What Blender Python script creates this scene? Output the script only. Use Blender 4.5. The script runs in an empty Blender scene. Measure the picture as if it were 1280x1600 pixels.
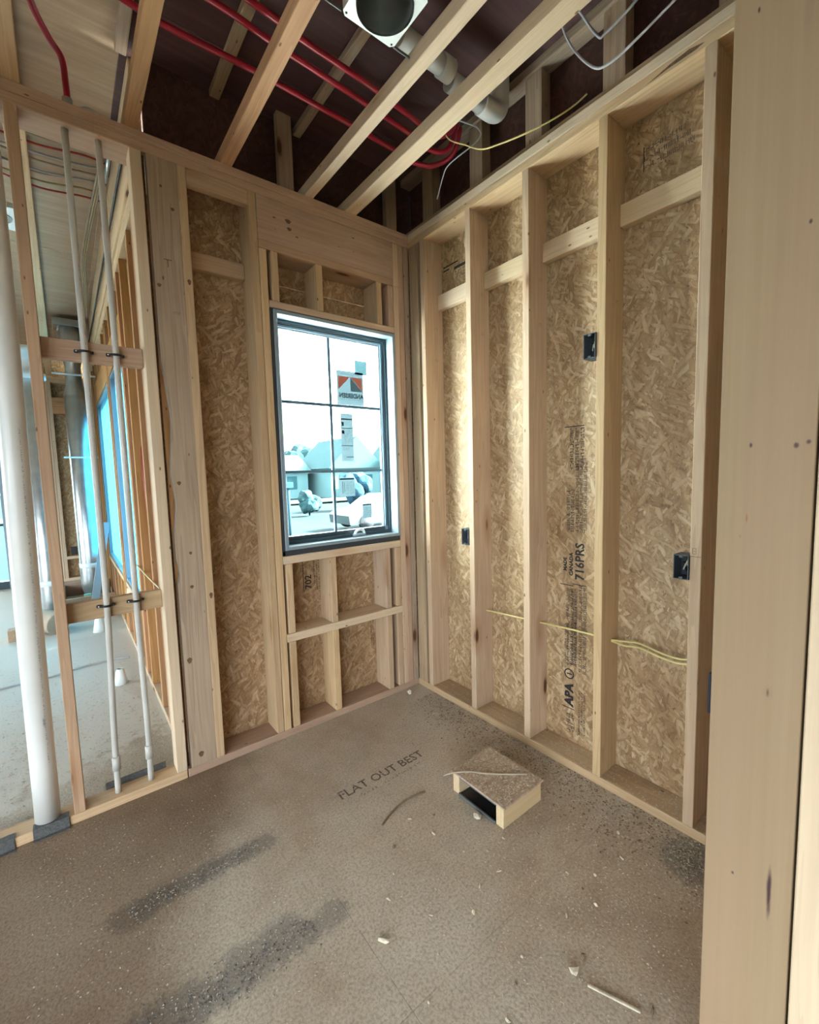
import bpy, bmesh, math, random
from mathutils import Vector, Matrix, noise as mnoise
random.seed(7)
C = bpy.context.scene.collection
SC = bpy.context.scene
PI = math.pi

# ------------------------------------------------------------------ camera
f_px, yaw, pitch, roll = 687.72, 0.6623, -0.0893, -0.0272
cam_loc = Vector((-1.7172, -2.1472, 1.367))
F = Vector((math.sin(yaw)*math.cos(pitch), math.cos(yaw)*math.cos(pitch), math.sin(pitch)))
R0 = Vector((math.cos(yaw), -math.sin(yaw), 0)); U0 = R0.cross(F)
Rv = math.cos(roll)*R0 + math.sin(roll)*U0
Uv = -math.sin(roll)*R0 + math.cos(roll)*U0
cd = bpy.data.cameras.new('camera'); cam = bpy.data.objects.new('camera', cd); C.objects.link(cam)
cd.sensor_fit = 'VERTICAL'; cd.sensor_height = 36.0; cd.sensor_width = 28.8
cd.lens = f_px/1600*36.0; cd.clip_start = 0.02; cd.clip_end = 400
M = Matrix((Rv, Uv, -F)).transposed().to_4x4(); M.translation = cam_loc
cam.matrix_world = M
SC.camera = cam

# ------------------------------------------------------------------ world, light, exposure
w = bpy.data.worlds.new('sky'); SC.world = w; w.use_nodes = True
nt = w.node_tree; nt.nodes.clear()
wo = nt.nodes.new('ShaderNodeOutputWorld'); bg = nt.nodes.new('ShaderNodeBackground')
tc = nt.nodes.new('ShaderNodeTexCoord'); sp = nt.nodes.new('ShaderNodeSeparateXYZ')
cr = nt.nodes.new('ShaderNodeValToRGB')                     # bright overcast sky, a touch brighter overhead
nt.links.new(tc.outputs['Generated'], sp.inputs[0]); nt.links.new(sp.outputs['Z'], cr.inputs[0])
cr.color_ramp.elements[0].position = 0.0; cr.color_ramp.elements[0].color = (0.80, 0.93, 1.0, 1)
cr.color_ramp.elements[1].position = 0.6; cr.color_ramp.elements[1].color = (0.90, 0.97, 1.0, 1)
nt.links.new(cr.outputs[0], bg.inputs[0]); bg.inputs[1].default_value = 7.0
nt.links.new(bg.outputs[0], wo.inputs[0])

def window_light(loc, rot, sx, sy, power=None, col=(0.86, 0.95, 1.0)):
    """daylight through an opening: a portal, or an area lamp with the given power"""
    l = bpy.data.lights.new('window_daylight', 'AREA'); l.shape = 'RECTANGLE'; l.size = sx; l.size_y = sy
    if power is None: l.cycles.is_portal = True
    else: l.energy = power; l.color = col
    o = bpy.data.objects.new('window_daylight', l); C.objects.link(o); o.location = loc; o.rotation_euler = rot
window_light((-0.485, 0.20, 1.58), (-PI/2, 0, 0), 0.80, 1.26)
window_light((-3.0, 5.75, 1.10), (-PI/2, 0, 0), 1.5, 2.2)
window_light((-5.95, 3.0, 1.25), (0, -PI/2, 0), 2.1, 2.6)
window_light((-4.70, -4.95, 1.25), (PI/2, 0, 0), 2.3, 2.1)
window_light((-5.95, -3.05, 1.25), (0, -PI/2, 0), 2.1, 3.6)
# hazy sun from the right-hand side of the house: it strikes the white housewrap of the bump-out and the pale ground outside the window
sl = bpy.data.lights.new('sun', 'SUN'); sl.energy = 120.0; sl.angle = math.radians(12); sl.color = (0.95, 1.0, 0.97)
so = bpy.data.objects.new('sun', sl); C.objects.link(so)
so.rotation_euler = Vector((-0.80, 0.22, -0.52)).to_track_quat('-Z', 'Y').to_euler()
SC.view_settings.view_transform = 'Standard'; SC.view_settings.look = 'None'
SC.view_settings.gamma = 1.0; SC.view_settings.use_curve_mapping = False
SC.view_settings.exposure = 1.15
SC.cycles.max_bounces = 10; SC.cycles.diffuse_bounces = 6; SC.cycles.transparent_max_bounces = 12
SC.cycles.caustics_reflective = False; SC.cycles.caustics_refractive = False

# ------------------------------------------------------------------ material helpers
class NT:
    def __init__(s, name):
        s.m = bpy.data.materials.new(name); s.m.use_nodes = True; s.t = s.m.node_tree; s.t.nodes.clear()
        s.out = s.t.nodes.new('ShaderNodeOutputMaterial'); s.p = s.t.nodes.new('ShaderNodeBsdfPrincipled')
        s.t.links.new(s.p.outputs[0], s.out.inputs[0])
    def n(s, typ, **kw):
        x = s.t.nodes.new(typ)
        for k, v in kw.items(): setattr(x, k, v)
        return x
    def l(s, a, b): s.t.links.new(a, b)
    def val(s, x, sock):
        if hasattr(x, 'is_output') or isinstance(x, bpy.types.NodeSocket): s.l(x, sock)
        else: sock.default_value = x
    def math(s, op, a, b=None, c=None):
        x = s.n('ShaderNodeMath', operation=op)
        s.val(a, x.inputs[0])
        if b is not None: s.val(b, x.inputs[1])
        if c is not None: s.val(c, x.inputs[2])
        return x.outputs[0]
    def vmath(s, op, a, b=None):
        x = s.n('ShaderNodeVectorMath', operation=op)
        s.val(a, x.inputs[0])
        if b is not None: s.val(b, x.inputs[1])
        return x.outputs['Value'] if op in ('LENGTH', 'DOT_PRODUCT', 'DISTANCE') else x.outputs[0]
    def map(s, vec, scale=(1,1,1), rot=(0,0,0), loc=(0,0,0)):
        x = s.n('ShaderNodeMapping'); s.l(vec, x.inputs[0])
        x.inputs['Scale'].default_value = scale; x.inputs['Rotation'].default_value = rot; x.inputs['Location'].default_value = loc
        return x.outputs[0]
    def noise(s, vec, scale, detail=3, rough=0.55):
        x = s.n('ShaderNodeTexNoise'); s.l(vec, x.inputs[0]); x.inputs['Scale'].default_value = scale
        x.inputs['Detail'].default_value = detail; x.inputs['Roughness'].default_value = rough
        return x.outputs['Fac']
    def vor(s, vec, scale, feature='F1', out='Color'):
        x = s.n('ShaderNodeTexVoronoi', feature=feature); s.l(vec, x.inputs[0]); x.inputs['Scale'].default_value = scale
        return x.outputs[out]
    def ramp(s, fac, stops):
        x = s.n('ShaderNodeValToRGB'); s.l(fac, x.inputs[0]); e = x.color_ramp.elements
        e[0].position, e[0].color = stops[0][0], stops[0][1]
        e[1].position, e[1].color = stops[-1][0], stops[-1][1]
        for p_, c_ in stops[1:-1]:
            q = e.new(p_); q.color = c_
        return x.outputs[0]
    def mix(s, fac, a, b, mode='MIX'):
        x = s.n('ShaderNodeMix', data_type='RGBA', blend_type=mode)
        s.val(fac, x.inputs[0]); s.val(a, x.inputs[6]); s.val(b, x.inputs[7])
        return x.outputs[2]
    def bump(s, h, strength=0.3, dist=0.002):
        x = s.n('ShaderNodeBump'); s.l(h, x.inputs['Height']); x.inputs['Strength'].default_value = strength
        x.inputs['Distance'].default_value = dist; s.l(x.outputs[0], s.p.inputs['Normal'])
def g(v): return (v, v, v, 1)
def col(r, g_, b): return (r, g_, b, 1)

def wood(name, light, dark, knot=(0.10, 0.045, 0.02, 1), vary=0.25, knots=True, grey=0.0):
    N = NT(name); tcn = N.n('ShaderNodeTexCoord'); oi = N.n('ShaderNodeObjectInfo')
    off = N.n('ShaderNodeCombineXYZ')
    N.l(N.math('MULTIPLY', oi.outputs['Random'], 37.0), off.inputs[0]); N.l(N.math('MULTIPLY', oi.outputs['Random'], 11.0), off.inputs[2])
    P = N.vmath('ADD', tcn.outputs['Object'], off.outputs[0])
    # knots push the grain aside
    kv = N.map(P, (5.0, 5.0, 1.6)); kd = N.n('ShaderNodeTexVoronoi', feature='F1'); N.l(kv, kd.inputs[0]); kd.inputs['Scale'].default_value = 1.0
    kdist = kd.outputs['Distance']
    warp = N.math('MULTIPLY', N.math('SUBTRACT', 1.0, N.math('SMOOTH_MIN', kdist, 1.0, 0.2)), 0.03)
    big = N.noise(N.map(P, (3, 3, 0.5)), 1.0, 2)
    cx = N.n('ShaderNodeCombineXYZ'); N.l(N.math('ADD', warp, N.math('MULTIPLY', big, 0.05)), cx.inputs[0]); N.l(warp, cx.inputs[1])
    P2 = N.vmath('ADD', P, cx.outputs[0])
    fine = N.noise(N.map(P2, (90, 90, 2.2)), 1.0, 4, 0.6)
    ring = N.noise(N.map(P2, (28, 28, 0.55)), 1.0, 2, 0.4)
    rr = N.math('FRACT', N.math('MULTIPLY', ring, 6.0))
    t = N.math('ADD', N.math('MULTIPLY', fine, 0.55), N.math('MULTIPLY', rr, 0.22))
    base = N.ramp(t, [(0.2, dark), (0.55, light)])
    hv = N.n('ShaderNodeHueSaturation'); N.l(base, hv.inputs['Color'])
    N.l(N.math('ADD', 1.0 - vary/2, N.math('MULTIPLY', oi.outputs['Random'], vary)), hv.inputs['Value'])
    r2 = N.math('FRACT', N.math('MULTIPLY', oi.outputs['Random'], 91.7))
    N.l(N.math('ADD', 0.86, N.math('MULTIPLY', r2, 0.28)), hv.inputs['Saturation'])
    N.l(N.math('ADD', 0.494, N.math('MULTIPLY', r2, 0.012)), hv.inputs['Hue'])
    c = hv.outputs[0]
    blot = N.noise(N.map(P, (7, 7, 1.6)), 1.0, 3)
    c = N.mix(N.ramp(blot, [(0.45, g(0)), (0.75, g(0.45))]), c, N.mix(1.0, c, col(0.78, 0.72, 0.68), 'MULTIPLY'))
    if knots:
        km = N.ramp(kdist, [(0.045, g(1)), (0.085, g(0))]); c = N.mix(km, c, knot)
        halo = N.ramp(kdist, [(0.08, g(0.55)), (0.22, g(0))]); c = N.mix(halo, c, N.mix(1.0, c, col(0.68, 0.5, 0.36), 'MULTIPLY'))
        ns = N.vor(N.map(P, (16, 16, 7)), 1.0, 'F1', 'Distance')
        c = N.mix(N.ramp(ns, [(0.045, g(0.8)), (0.07, g(0))]), c, knot)
    N.l(c, N.p.inputs['Base Color']); N.p.inputs['Roughness'].default_value = 0.72
    N.p.inputs['Specular IOR Level'].default_value = 0.25
    N.bump(fine, 0.12, 0.0015)
    return N.m

PINE = wood('pine', col(0.54, 0.395, 0.26), col(0.43, 0.295, 0.185))
PINE_WARM = wood('pine_orange', col(0.50, 0.29, 0.14), col(0.38, 0.20, 0.085))
PINE_RED = wood('pine_reddish', col(0.46, 0.32, 0.225), col(0.37, 0.24, 0.165))
PINE_PALE = wood('pine_pale', col(0.62, 0.49, 0.34), col(0.54, 0.41, 0.275), vary=0.1)
PINE_GREY = wood('pine_dark', col(0.40, 0.30, 0.20), col(0.28, 0.20, 0.135))

def osb(name, tint=(1, 1, 1), dirt=0.3):
    N = NT(name); geo = N.n('ShaderNodeNewGeometry'); P = geo.outputs['Position']
    wv = N.n('ShaderNodeTexNoise'); N.l(P, wv.inputs[0]); wv.inputs['Scale'].default_value = 14; wv.inputs['Detail'].default_value = 4
    P = N.vmath('ADD', P, N.vmath('MULTIPLY', wv.outputs['Color'], (0.022, 0.022, 0.022)))
    # x and y are merged, so the same sheet pattern serves both walls
    s_ = N.n('ShaderNodeSeparateXYZ'); N.l(P, s_.inputs[0])
    c_ = N.n('ShaderNodeCombineXYZ'); N.l(N.math('ADD', s_.outputs[0], s_.outputs[1]), c_.inputs[1]); N.l(s_.outputs[2], c_.inputs[2])
    Q = c_.outputs[0]
    lay = []
    for i, (rx, sc) in enumerate([(0.35, (1, 62, 13)), (-0.75, (1, 66, 15)), (1.15, (1, 80, 17)), (-0.25, (1, 95, 19)), (0.8, (1, 74, 16))]):
        v = N.map(N.map(Q, (1, 1, 1), (rx, 0, 0), (0, i*3.1, i*1.7)), sc)
        vn = N.n('ShaderNodeTexVoronoi', feature='F1'); N.l(v, vn.inputs[0]); vn.inputs['Scale'].default_value = 1.0
        se = N.n('ShaderNodeSeparateColor'); N.l(vn.outputs['Color'], se.inputs[0]); lay.append((se.outputs[0], se.outputs[1], vn.outputs['Distance']))
    top, tone, d = lay[0]
    for tp, tn, dd in lay[1:]:
        gt = N.math('GREATER_THAN', tp, top)
        mx = N.n('ShaderNodeMix', data_type='FLOAT'); N.l(gt, mx.inputs[0]); N.l(tone, mx.inputs[2]); N.l(tn, mx.inputs[3]); tone = mx.outputs[0]
        md = N.n('ShaderNodeMix', data_type='FLOAT'); N.l(gt, md.inputs[0]); N.l(d, md.inputs[2]); N.l(dd, md.inputs[3]); d = md.outputs[0]
        top = N.math('MAXIMUM', top, tp)
    gr = N.noise(N.map(Q, (1, 45, 30)), 1.0, 5, 0.7); med = N.noise(N.map(Q, (1, 14, 8)), 1.0, 4, 0.65)
    t = N.math('ADD', N.math('ADD', N.math('MULTIPLY', tone, 0.36), N.math('MULTIPLY', gr, 0.42)), N.math('MULTIPLY', med, 0.32))
    c = N.ramp(t, [(0.26, col(0.19, 0.11, 0.05)), (0.42, col(0.335, 0.22, 0.115)), (0.58, col(0.43, 0.305, 0.175)), (0.82, col(0.57, 0.45, 0.30))])
    c = N.mix(N.ramp(d, [(0.40, g(0)), (0.80, g(0.5))]), c, col(0.17, 0.095, 0.04))
    # scattered dark slivers
    sl = N.vor(N.map(N.map(Q, (1, 1, 1), (0.5, 0, 0), (0, 1, 2)), (1, 70, 22)), 1.0, 'F1', 'Distance')
    c = N.mix(N.ramp(sl, [(0.06, g(0.8)), (0.16, g(0))]), c, col(0.10, 0.05, 0.02))
    lg = N.noise(N.map(Q, (1, 2.6, 1.5)), 1.0, 3)
    c = N.mix(N.ramp(lg, [(0.4, g(0)), (0.72, g(dirt))]), c, N.mix(1.0, c, col(0.62, 0.5, 0.36), 'MULTIPLY'))
    c = N.mix(1.0, c, col(*tint), 'MULTIPLY')
    N.l(c, N.p.inputs['Base Color']); N.p.inputs['Roughness'].default_value = 0.62
    N.bump(N.math('SUBTRACT', N.math('ADD', tone, gr), N.math('MULTIPLY', d, 0.6)), 0.4, 0.003)
    return N.m
OSB = osb('osb', (1, 1, 1), 0.75); OSB_W = osb('osb_brown', (1.0, 0.95, 0.95), 0.4); RIM_SHADE = osb('osb_rim_shade', (0.16, 0.09, 0.12), 0.5); OSB_FAR = osb('osb_pale', (1.2, 1.25, 1.2), 0.0)  # the rim's dark red tint holds the shade of the truss cavity

def plain(name, c, rough=0.5, metal=0.0, spec=0.5, bumpy=0.0, bscale=40, trans=0.0, var=0.0):
    N = NT(name)
    N.p.inputs['Base Color'].default_value = (*c, 1); N.p.inputs['Roughness'].default_value = rough
    N.p.inputs['Metallic'].default_value = metal; N.p.inputs['Specular IOR Level'].default_value = spec
    tcn = N.n('ShaderNodeTexCoord'); nz = N.noise(tcn.outputs['Object'], bscale, 4)
    if var > 0:
        k = 1 - var
        N.l(N.mix(N.ramp(nz, [(0.35, g(0)), (0.65, g(1))]), col(*c), col(c[0]*k, c[1]*k, c[2]*k)), N.p.inputs['Base Color'])
    if bumpy > 0: N.bump(nz, bumpy, 0.004)
    return N.m
VINYL = plain('white_vinyl', (0.23, 0.3, 0.35), 0.35, var=0.05, bscale=3)
SASH = plain('dark_sash', (0.02, 0.045, 0.06), 0.35)
MUNT = plain('muntin_blue_grey', (0.07, 0.15, 0.21), 0.4)
SASHL = plain('sash_light', (0.22, 0.32, 0.40), 0.4)
GAP_DARK = plain('dark_gap', (0.03, 0.035, 0.04), 0.8, bumpy=0.4, bscale=60)
PVC = plain('white_pvc', (0.66, 0.67, 0.66), 0.32, var=0.08, bscale=6)
PVC_GREY = plain('greyish_pvc', (0.50, 0.49, 0.46), 0.4, var=0.15, bscale=5)
PRINT = plain('grey_print', (0.10, 0.10, 0.11), 0.6)
INK = plain('black_ink', (0.016, 0.013, 0.015), 0.7, var=0.5, bscale=300)
INK_SOFT = plain('faded_ink', (0.15, 0.12, 0.1), 0.9, var=0.5, bscale=120)
KNOT = plain('gap_shade_brown', (0.17, 0.085, 0.045), 0.7, var=0.5, bscale=90)
REDPEX = plain('red_pex', (0.36, 0.01, 0.03), 0.35, var=0.15, bscale=8)
YEL = plain('yellow_jacket', (0.58, 0.49, 0.2), 0.45, var=0.1)
YELD = plain('dull_yellow_jacket', (0.36, 0.28, 0.12), 0.5)
REDC = plain('red_cable', (0.42, 0.035, 0.02), 0.45, var=0.2)
GREYC = plain('grey_cable', (0.38, 0.38, 0.40), 0.5)
BLACKC = plain('black_cable', (0.012, 0.012, 0.015), 0.5)
BLACKP = plain('black_plastic', (0.012, 0.012, 0.014), 0.35)
BOXBLUE = plain('box_grey_blue', (0.07, 0.085, 0.1), 0.5)
BOXIN = plain('box_inside_navy', (0.006, 0.01, 0.02), 0.5)
GALV = plain('galvanised', (0.62, 0.66, 0.68), 0.28, 0.9, var=0.3, bscale=5, bumpy=0.05)
GALV_IN = plain('galvanised_dull', (0.20, 0.22, 0.22), 0.5, 0.6, var=0.3, bscale=8)
WHITEM = plain('white_metal', (0.75, 0.82, 0.84), 0.35)
FELT = plain('grey_felt', (0.11, 0.115, 0.12), 0.95, bumpy=0.6, bscale=120, var=0.4)
CHIP = plain('fresh_wood_chip', (0.62, 0.55, 0.43), 0.8, var=0.3, bscale=60, bumpy=0.4)
CHIPD = plain('dark_wood_chip', (0.22, 0.15, 0.09), 0.8, var=0.3, bscale=60)
DUST = plain('pale_sawdust', (0.56, 0.50, 0.42), 0.9, var=0.35, bscale=20)
GREYD = plain('dark_flecks', (0.19, 0.185, 0.18), 0.9, var=0.4, bscale=50)
WRAP = plain('brown_wrap', (0.40, 0.33, 0.25), 0.8, var=0.2, bscale=10)
PAPER = plain('label_paper', (0.19, 0.225, 0.24), 0.7)
PAPERG = plain('label_dark_grey', (0.085, 0.105, 0.115), 0.7)
ORANGE = plain('label_orange', (0.40, 0.085, 0.035), 0.6)
TEAL = plain('teal_plastic', (0.20, 0.60, 0.50), 0.5)

WRAPW = plain('white_housewrap', (0.85, 0.86, 0.86), 0.6)
def glass():
    N = NT('window_glass'); N.t.nodes.remove(N.p)
    tr = N.n('ShaderNodeBsdfTransparent'); tr.inputs[0].default_value = (0.86, 0.98, 1.0, 1)
    gl = N.n('ShaderNodeBsdfGlossy'); gl.inputs['Roughness'].default_value = 0.02
    fr = N.n('ShaderNodeFresnel'); fr.inputs[0].default_value = 1.45
    mx = N.n('ShaderNodeMixShader'); N.l(fr.outputs[0], mx.inputs[0]); N.l(tr.outputs[0], mx.inputs[1]); N.l(gl.outputs[0], mx.inputs[2])
    N.l(mx.outputs[0], N.out.inputs[0]); return N.m
GLASS = glass()
def paper_lit(name, c):                                     # thin label: some daylight comes through the paper
    N = NT(name); N.t.nodes.remove(N.p)
    a = N.n('ShaderNodeBsdfDiffuse'); b = N.n('ShaderNodeBsdfTranslucent'); a.inputs[0].default_value = (*c, 1); b.inputs[0].default_value = (*c, 1)
    mx = N.n('ShaderNodeMixShader'); mx.inputs[0].default_value = 0.5
    N.l(a.outputs[0], mx.inputs[1]); N.l(b.outputs[0], mx.inputs[2]); N.l(mx.outputs[0], N.out.inputs[0]); return N.m
L_PAPER = paper_lit('label_paper_thin', (0.042, 0.062, 0.07)); L_GREY = paper_lit('label_grey_thin', (0.15, 0.2, 0.22))
L_ORANGE = paper_lit('label_orange_thin', (0.62, 0.17, 0.11)); L_INK = paper_lit('label_ink_thin', (0.016, 0.024, 0.03)); L_BLUE = paper_lit('label_bluish_thin', (0.034, 0.07, 0.08))
PANE_SKY = paper_lit('pane_sky_blue', (0.13, 0.30, 0.38))  # the blue of the sky beyond the glass is put into the pane colour

def floor_mat():
    N = NT('dusty_subfloor'); geo = N.n('ShaderNodeNewGeometry'); P = geo.outputs['Position']
    s_ = N.n('ShaderNodeSeparateXYZ'); N.l(P, s_.inputs[0]); X, Y = s_.outputs[0], s_.outputs[1]
    big = N.noise(P, 1.3, 4); mid = N.noise(P, 9.0, 5, 0.65); fine = N.noise(P, 120.0, 3, 0.6); vf = N.noise(P, 320.0, 2, 0.6)
    c = N.ramp(mid, [(0.3, col(0.33, 0.25, 0.18)), (0.7, col(0.44, 0.36, 0.275))])
    c = N.mix(N.ramp(big, [(0.38, g(0.1)), (0.60, g(0.85))]), c, col(0.56, 0.51, 0.43))           # grey plaster-and-saw dust patches
    c = N.mix(N.ramp(fine, [(0.36, g(0.5)), (0.56, g(0))]), c, col(0.19, 0.14, 0.095))
    gn = N.noise(P, 140.0, 5, 0.8); c = N.mix(N.ramp(gn, [(0.53, g(0)), (0.66, g(0.26))]), c, col(0.62, 0.56, 0.47))
    c = N.mix(N.ramp(vf, [(0.52, g(0)), (0.72, g(0.32))]), c, col(0.52, 0.47, 0.40))
    # next room: paler farther in
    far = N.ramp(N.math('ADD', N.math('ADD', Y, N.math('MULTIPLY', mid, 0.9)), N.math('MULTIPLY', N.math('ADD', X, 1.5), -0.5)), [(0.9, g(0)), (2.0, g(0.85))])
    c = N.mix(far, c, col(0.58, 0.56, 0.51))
    # worn strips of grey underlay glued on the floor (stains with a shape of their own)
    nz = N.math('MULTIPLY', N.math('SUBTRACT', N.noise(P, 34.0, 6, 0.8), 0.5), 0.13)
    def cap(cx, cy, hl, r, lean=0.0):
        dx = N.math('MAXIMUM', N.math('SUBTRACT', N.math('ABSOLUTE', N.math('SUBTRACT', X, cx)), hl), 0.0)
        dy = N.math('SUBTRACT', N.math('SUBTRACT', Y, cy), N.math('MULTIPLY', N.math('SUBTRACT', X, cx), lean))
        d = N.math('SQRT', N.math('ADD', N.math('MULTIPLY', dx, dx), N.math('MULTIPLY', dy, dy)))
        return N.math('SUBTRACT', N.math('ADD', d, nz), r)
    d = cap(-1.45, -0.575, 0.23, 0.024, -0.02)
    for a in [(-1.63, -0.585, 0.02, 0.036), (-1.40, -0.985, 0.26, 0.024), (-1.36, -0.955, 0.06, 0.05), (-1.68, -0.97, 0.10, 0.055), (-0.10, -1.62, 0.02, 0.075)]:
        d = N.math('MINIMUM', d, cap(*a))
    m = N.ramp(d, [(-0.01, g(0.5)), (0.028, g(0))])
    c = N.mix(m, c, col(0.13, 0.125, 0.12))
    # shade painted into the floor colour by the stud wall and at the left
    fl_shade = N.math('ADD', N.math('ADD', N.math('MULTIPLY', N.math('ADD', X, 1.2), -1.7), N.math('MULTIPLY', N.math('ADD', Y, 0.35), 1.0)), N.math('MULTIPLY', N.math('SUBTRACT', N.noise(P, 2.6, 4), 0.5), 1.3))
    fl_shade_m = N.math('MULTIPLY', N.ramp(fl_shade, [(0.0, g(0)), (0.35, g(0.85))]), N.ramp(Y, [(0.0, g(1)), (0.05, g(0))]))
    c = N.mix(fl_shade_m, c, N.mix(1.0, c, col(0.46, 0.375, 0.305), 'MULTIPLY'))
    N.l(c, N.p.inputs['Base Color']); N.p.inputs['Roughness'].default_value = 0.85; N.p.inputs['Specular IOR Level'].default_value = 0.2
    N.bump(N.math('ADD', fine, N.math('MULTIPLY', mid, 0.7)), 0.35, 0.003)
    return N.m
FLOOR = floor_mat()

def deck_mat(name, c0, c1, c2):
    N = NT(name); geo = N.n('ShaderNodeNewGeometry'); P = geo.outputs['Position']
    a = N.noise(N.map(P, (1.6, 26, 3)), 1.0, 5, 0.65); b = N.noise(P, 2.0, 3)
    c = N.ramp(a, [(0.3, c0), (0.7, c1)])
    c = N.mix(N.ramp(b, [(0.4, g(0)), (0.7, g(0.5))]), c, c2)
    N.l(c, N.p.inputs['Base Color']); N.p.inputs['Roughness'].default_value = 0.8; N.bump(a, 0.2, 0.002); return N.m
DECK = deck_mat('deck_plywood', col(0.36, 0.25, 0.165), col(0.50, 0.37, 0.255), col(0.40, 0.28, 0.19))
DECK_SHADE = deck_mat('deck_shade', col(0.055, 0.022, 0.022), col(0.10, 0.045, 0.04), col(0.05, 0.02, 0.025))  # shade between the joists is painted into these deck sheets

# ------------------------------------------------------------------ object helpers
def link(name, me, m=None, parent=None, mw=None):
    if m is not None and not me.materials: me.materials.append(m)
    o = bpy.data.objects.new(name, me); C.objects.link(o)
    if mw is not None: o.matrix_local = mw
    if parent is not None: o.parent = parent
    return o
def empty(name, loc=(0, 0, 0), parent=None):
    o = bpy.data.objects.new(name, None); C.objects.link(o); o.location = loc; o.empty_display_size = 0.05
    if parent is not None: o.parent = parent
    return o
def tag(o, label, cat, group=None, kind=None):
    o['label'] = label; o['category'] = cat
    if group: o['group'] = group
    if kind: o['kind'] = kind
    return o
def struct(name, loc=(0, 0, 0)):
    o = empty(name, loc); o['kind'] = 'structure'; return o
def fresh(bm, name):
    me = bpy.data.meshes.new(name); bm.to_mesh(me); bm.free(); return me
def world_mw(parent, mw):                                    # parents are never rotated unless stated; keep world placement
    if parent is None: return mw
    ws = Matrix.Identity(4); p_ = parent; chain = []
    while p_ is not None: chain.append(p_); p_ = p_.parent
    for q in reversed(chain): ws = ws @ (Matrix.Translation(q.location) @ q.rotation_euler.to_matrix().to_4x4() if q.type == 'EMPTY' or q.matrix_local == Matrix.Identity(4) else q.matrix_local)
    return ws.inverted() @ mw
def add(name, me, m, parent, mw):
    o = link(name, me, m)
    if parent is not None: o.parent = parent
    o.matrix_local = world_mw(parent, mw)
    return o

_bm_cache = {}
def board_mesh(sx, sy, sz, ch, m):
    """box with chamfered edges, long axis local z"""
    key = (round(sx, 4), round(sy, 4), round(sz, 4), ch, m.name)
    if key in _bm_cache: return _bm_cache[key]
    bm = bmesh.new(); bmesh.ops.create_cube(bm, size=1.0)
    for v in bm.verts: v.co = Vector((v.co.x*sx, v.co.y*sy, v.co.z*sz))
    if ch > 0: bmesh.ops.bevel(bm, geom=list(bm.edges), offset=ch, segments=1, affect='EDGES', profile=0.5)
    me = fresh(bm, 'board'); me.materials.append(m); _bm_cache[key] = me
    return me
RX = {'x': Matrix(((0, 0, 1), (0, 1, 0), (-1, 0, 0))).to_4x4(), 'y': Matrix(((1, 0, 0), (0, 0, 1), (0, -1, 0))).to_4x4(), 'z': Matrix.Identity(4)}
def board(name, x, y, z, m=PINE, parent=None, ch=0.0022, axis=None, tilt=None):
    dx, dy, dz = x[1]-x[0], y[1]-y[0], z[1]-z[0]
    if axis is None: axis = 'x' if dx >= dy and dx >= dz else ('y' if dy >= dz else 'z')
    if axis == 'x': s_ = (dz, dy, dx)
    elif axis == 'y': s_ = (dx, dz, dy)
    else: s_ = (dx, dy, dz)
    ch = min(ch, min(s_)*0.3)
    me = board_mesh(*s_, ch, m)
    mw = Matrix.Translation(((x[0]+x[1])/2, (y[0]+y[1])/2, (z[0]+z[1])/2))
    if tilt is not None: mw = mw @ tilt
    return add(name, me, m, parent, mw @ RX[axis])
def beam(name, a, b, wd, ht, m, parent=None, up=Vector((0, 0, 1)), ch=0.0015):
    a, b = Vector(a), Vector(b); d = (b-a); L = d.length; d.normalize()
    sx = up.cross(d)
    if sx.length < 1e-4: sx = Vector((1, 0, 0)).cross(d)
    sx.normalize(); sy = d.cross(sx)
    mw = Matrix((sx, sy, d)).transposed().to_4x4(); mw.translation = (a+b)/2
    return add(name, board_mesh(wd, ht, L, min(ch, wd*0.3, ht*0.3), m), m, parent, mw)

def smooth_path(pts, n=6):
    P = [Vector(p) for p in pts]
    if len(P) < 3: return P
    out = []
    for i in range(len(P)-1):
        p0 = P[max(i-1, 0)]; p1 = P[i]; p2 = P[i+1]; p3 = P[min(i+2, len(P)-1)]
        for k in range(n):
            t = k/n
            out.append(0.5*((2*p1)+(-p0+p2)*t+(2*p0-5*p1+4*p2-p3)*t*t+(-p0+3*p1-3*p2+p3)*t**3))
    out.append(P[-1]); return out
def tube_bm(bm, pts, r, seg=10, smooth=6, cap=True, rs=None, flat=1.0):
    P = smooth_path(pts, smooth) if smooth > 1 else [Vector(p) for p in pts]
    rings = []; nrm = None
    for i, p_ in enumerate(P):
        t = (P[min(i+1, len(P)-1)]-P[max(i-1, 0)]).normalized()
        if nrm is None:
            nrm = t.orthogonal().normalized()
        nrm = (nrm - t*nrm.dot(t)).normalized(); bn = t.cross(nrm)
        rr = r if rs is None else rs[i] if i < len(rs) else rs[-1]
        rings.append([bm.verts.new(p_ + (nrm*math.cos(a)+bn*math.sin(a)*flat)*rr) for a in [2*PI*k/seg for k in range(seg)]])
    for a, b in zip(rings, rings[1:]):
        for k in range(seg): bm.faces.new((a[k], a[(k+1) % seg], b[(k+1) % seg], b[k])).smooth = True
    if cap:
        bm.faces.new(rings[0][::-1]); bm.faces.new(rings[-1])
def tube(name, pts, r, m, parent=None, seg=10, smooth=6, rs=None, flat=1.0, cap=True):
    bm = bmesh.new(); tube_bm(bm, pts, r, seg, smooth, cap, rs, flat); bm.normal_update()
    return add(name, fresh(bm, name), m, parent, Matrix.Identity(4))
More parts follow.
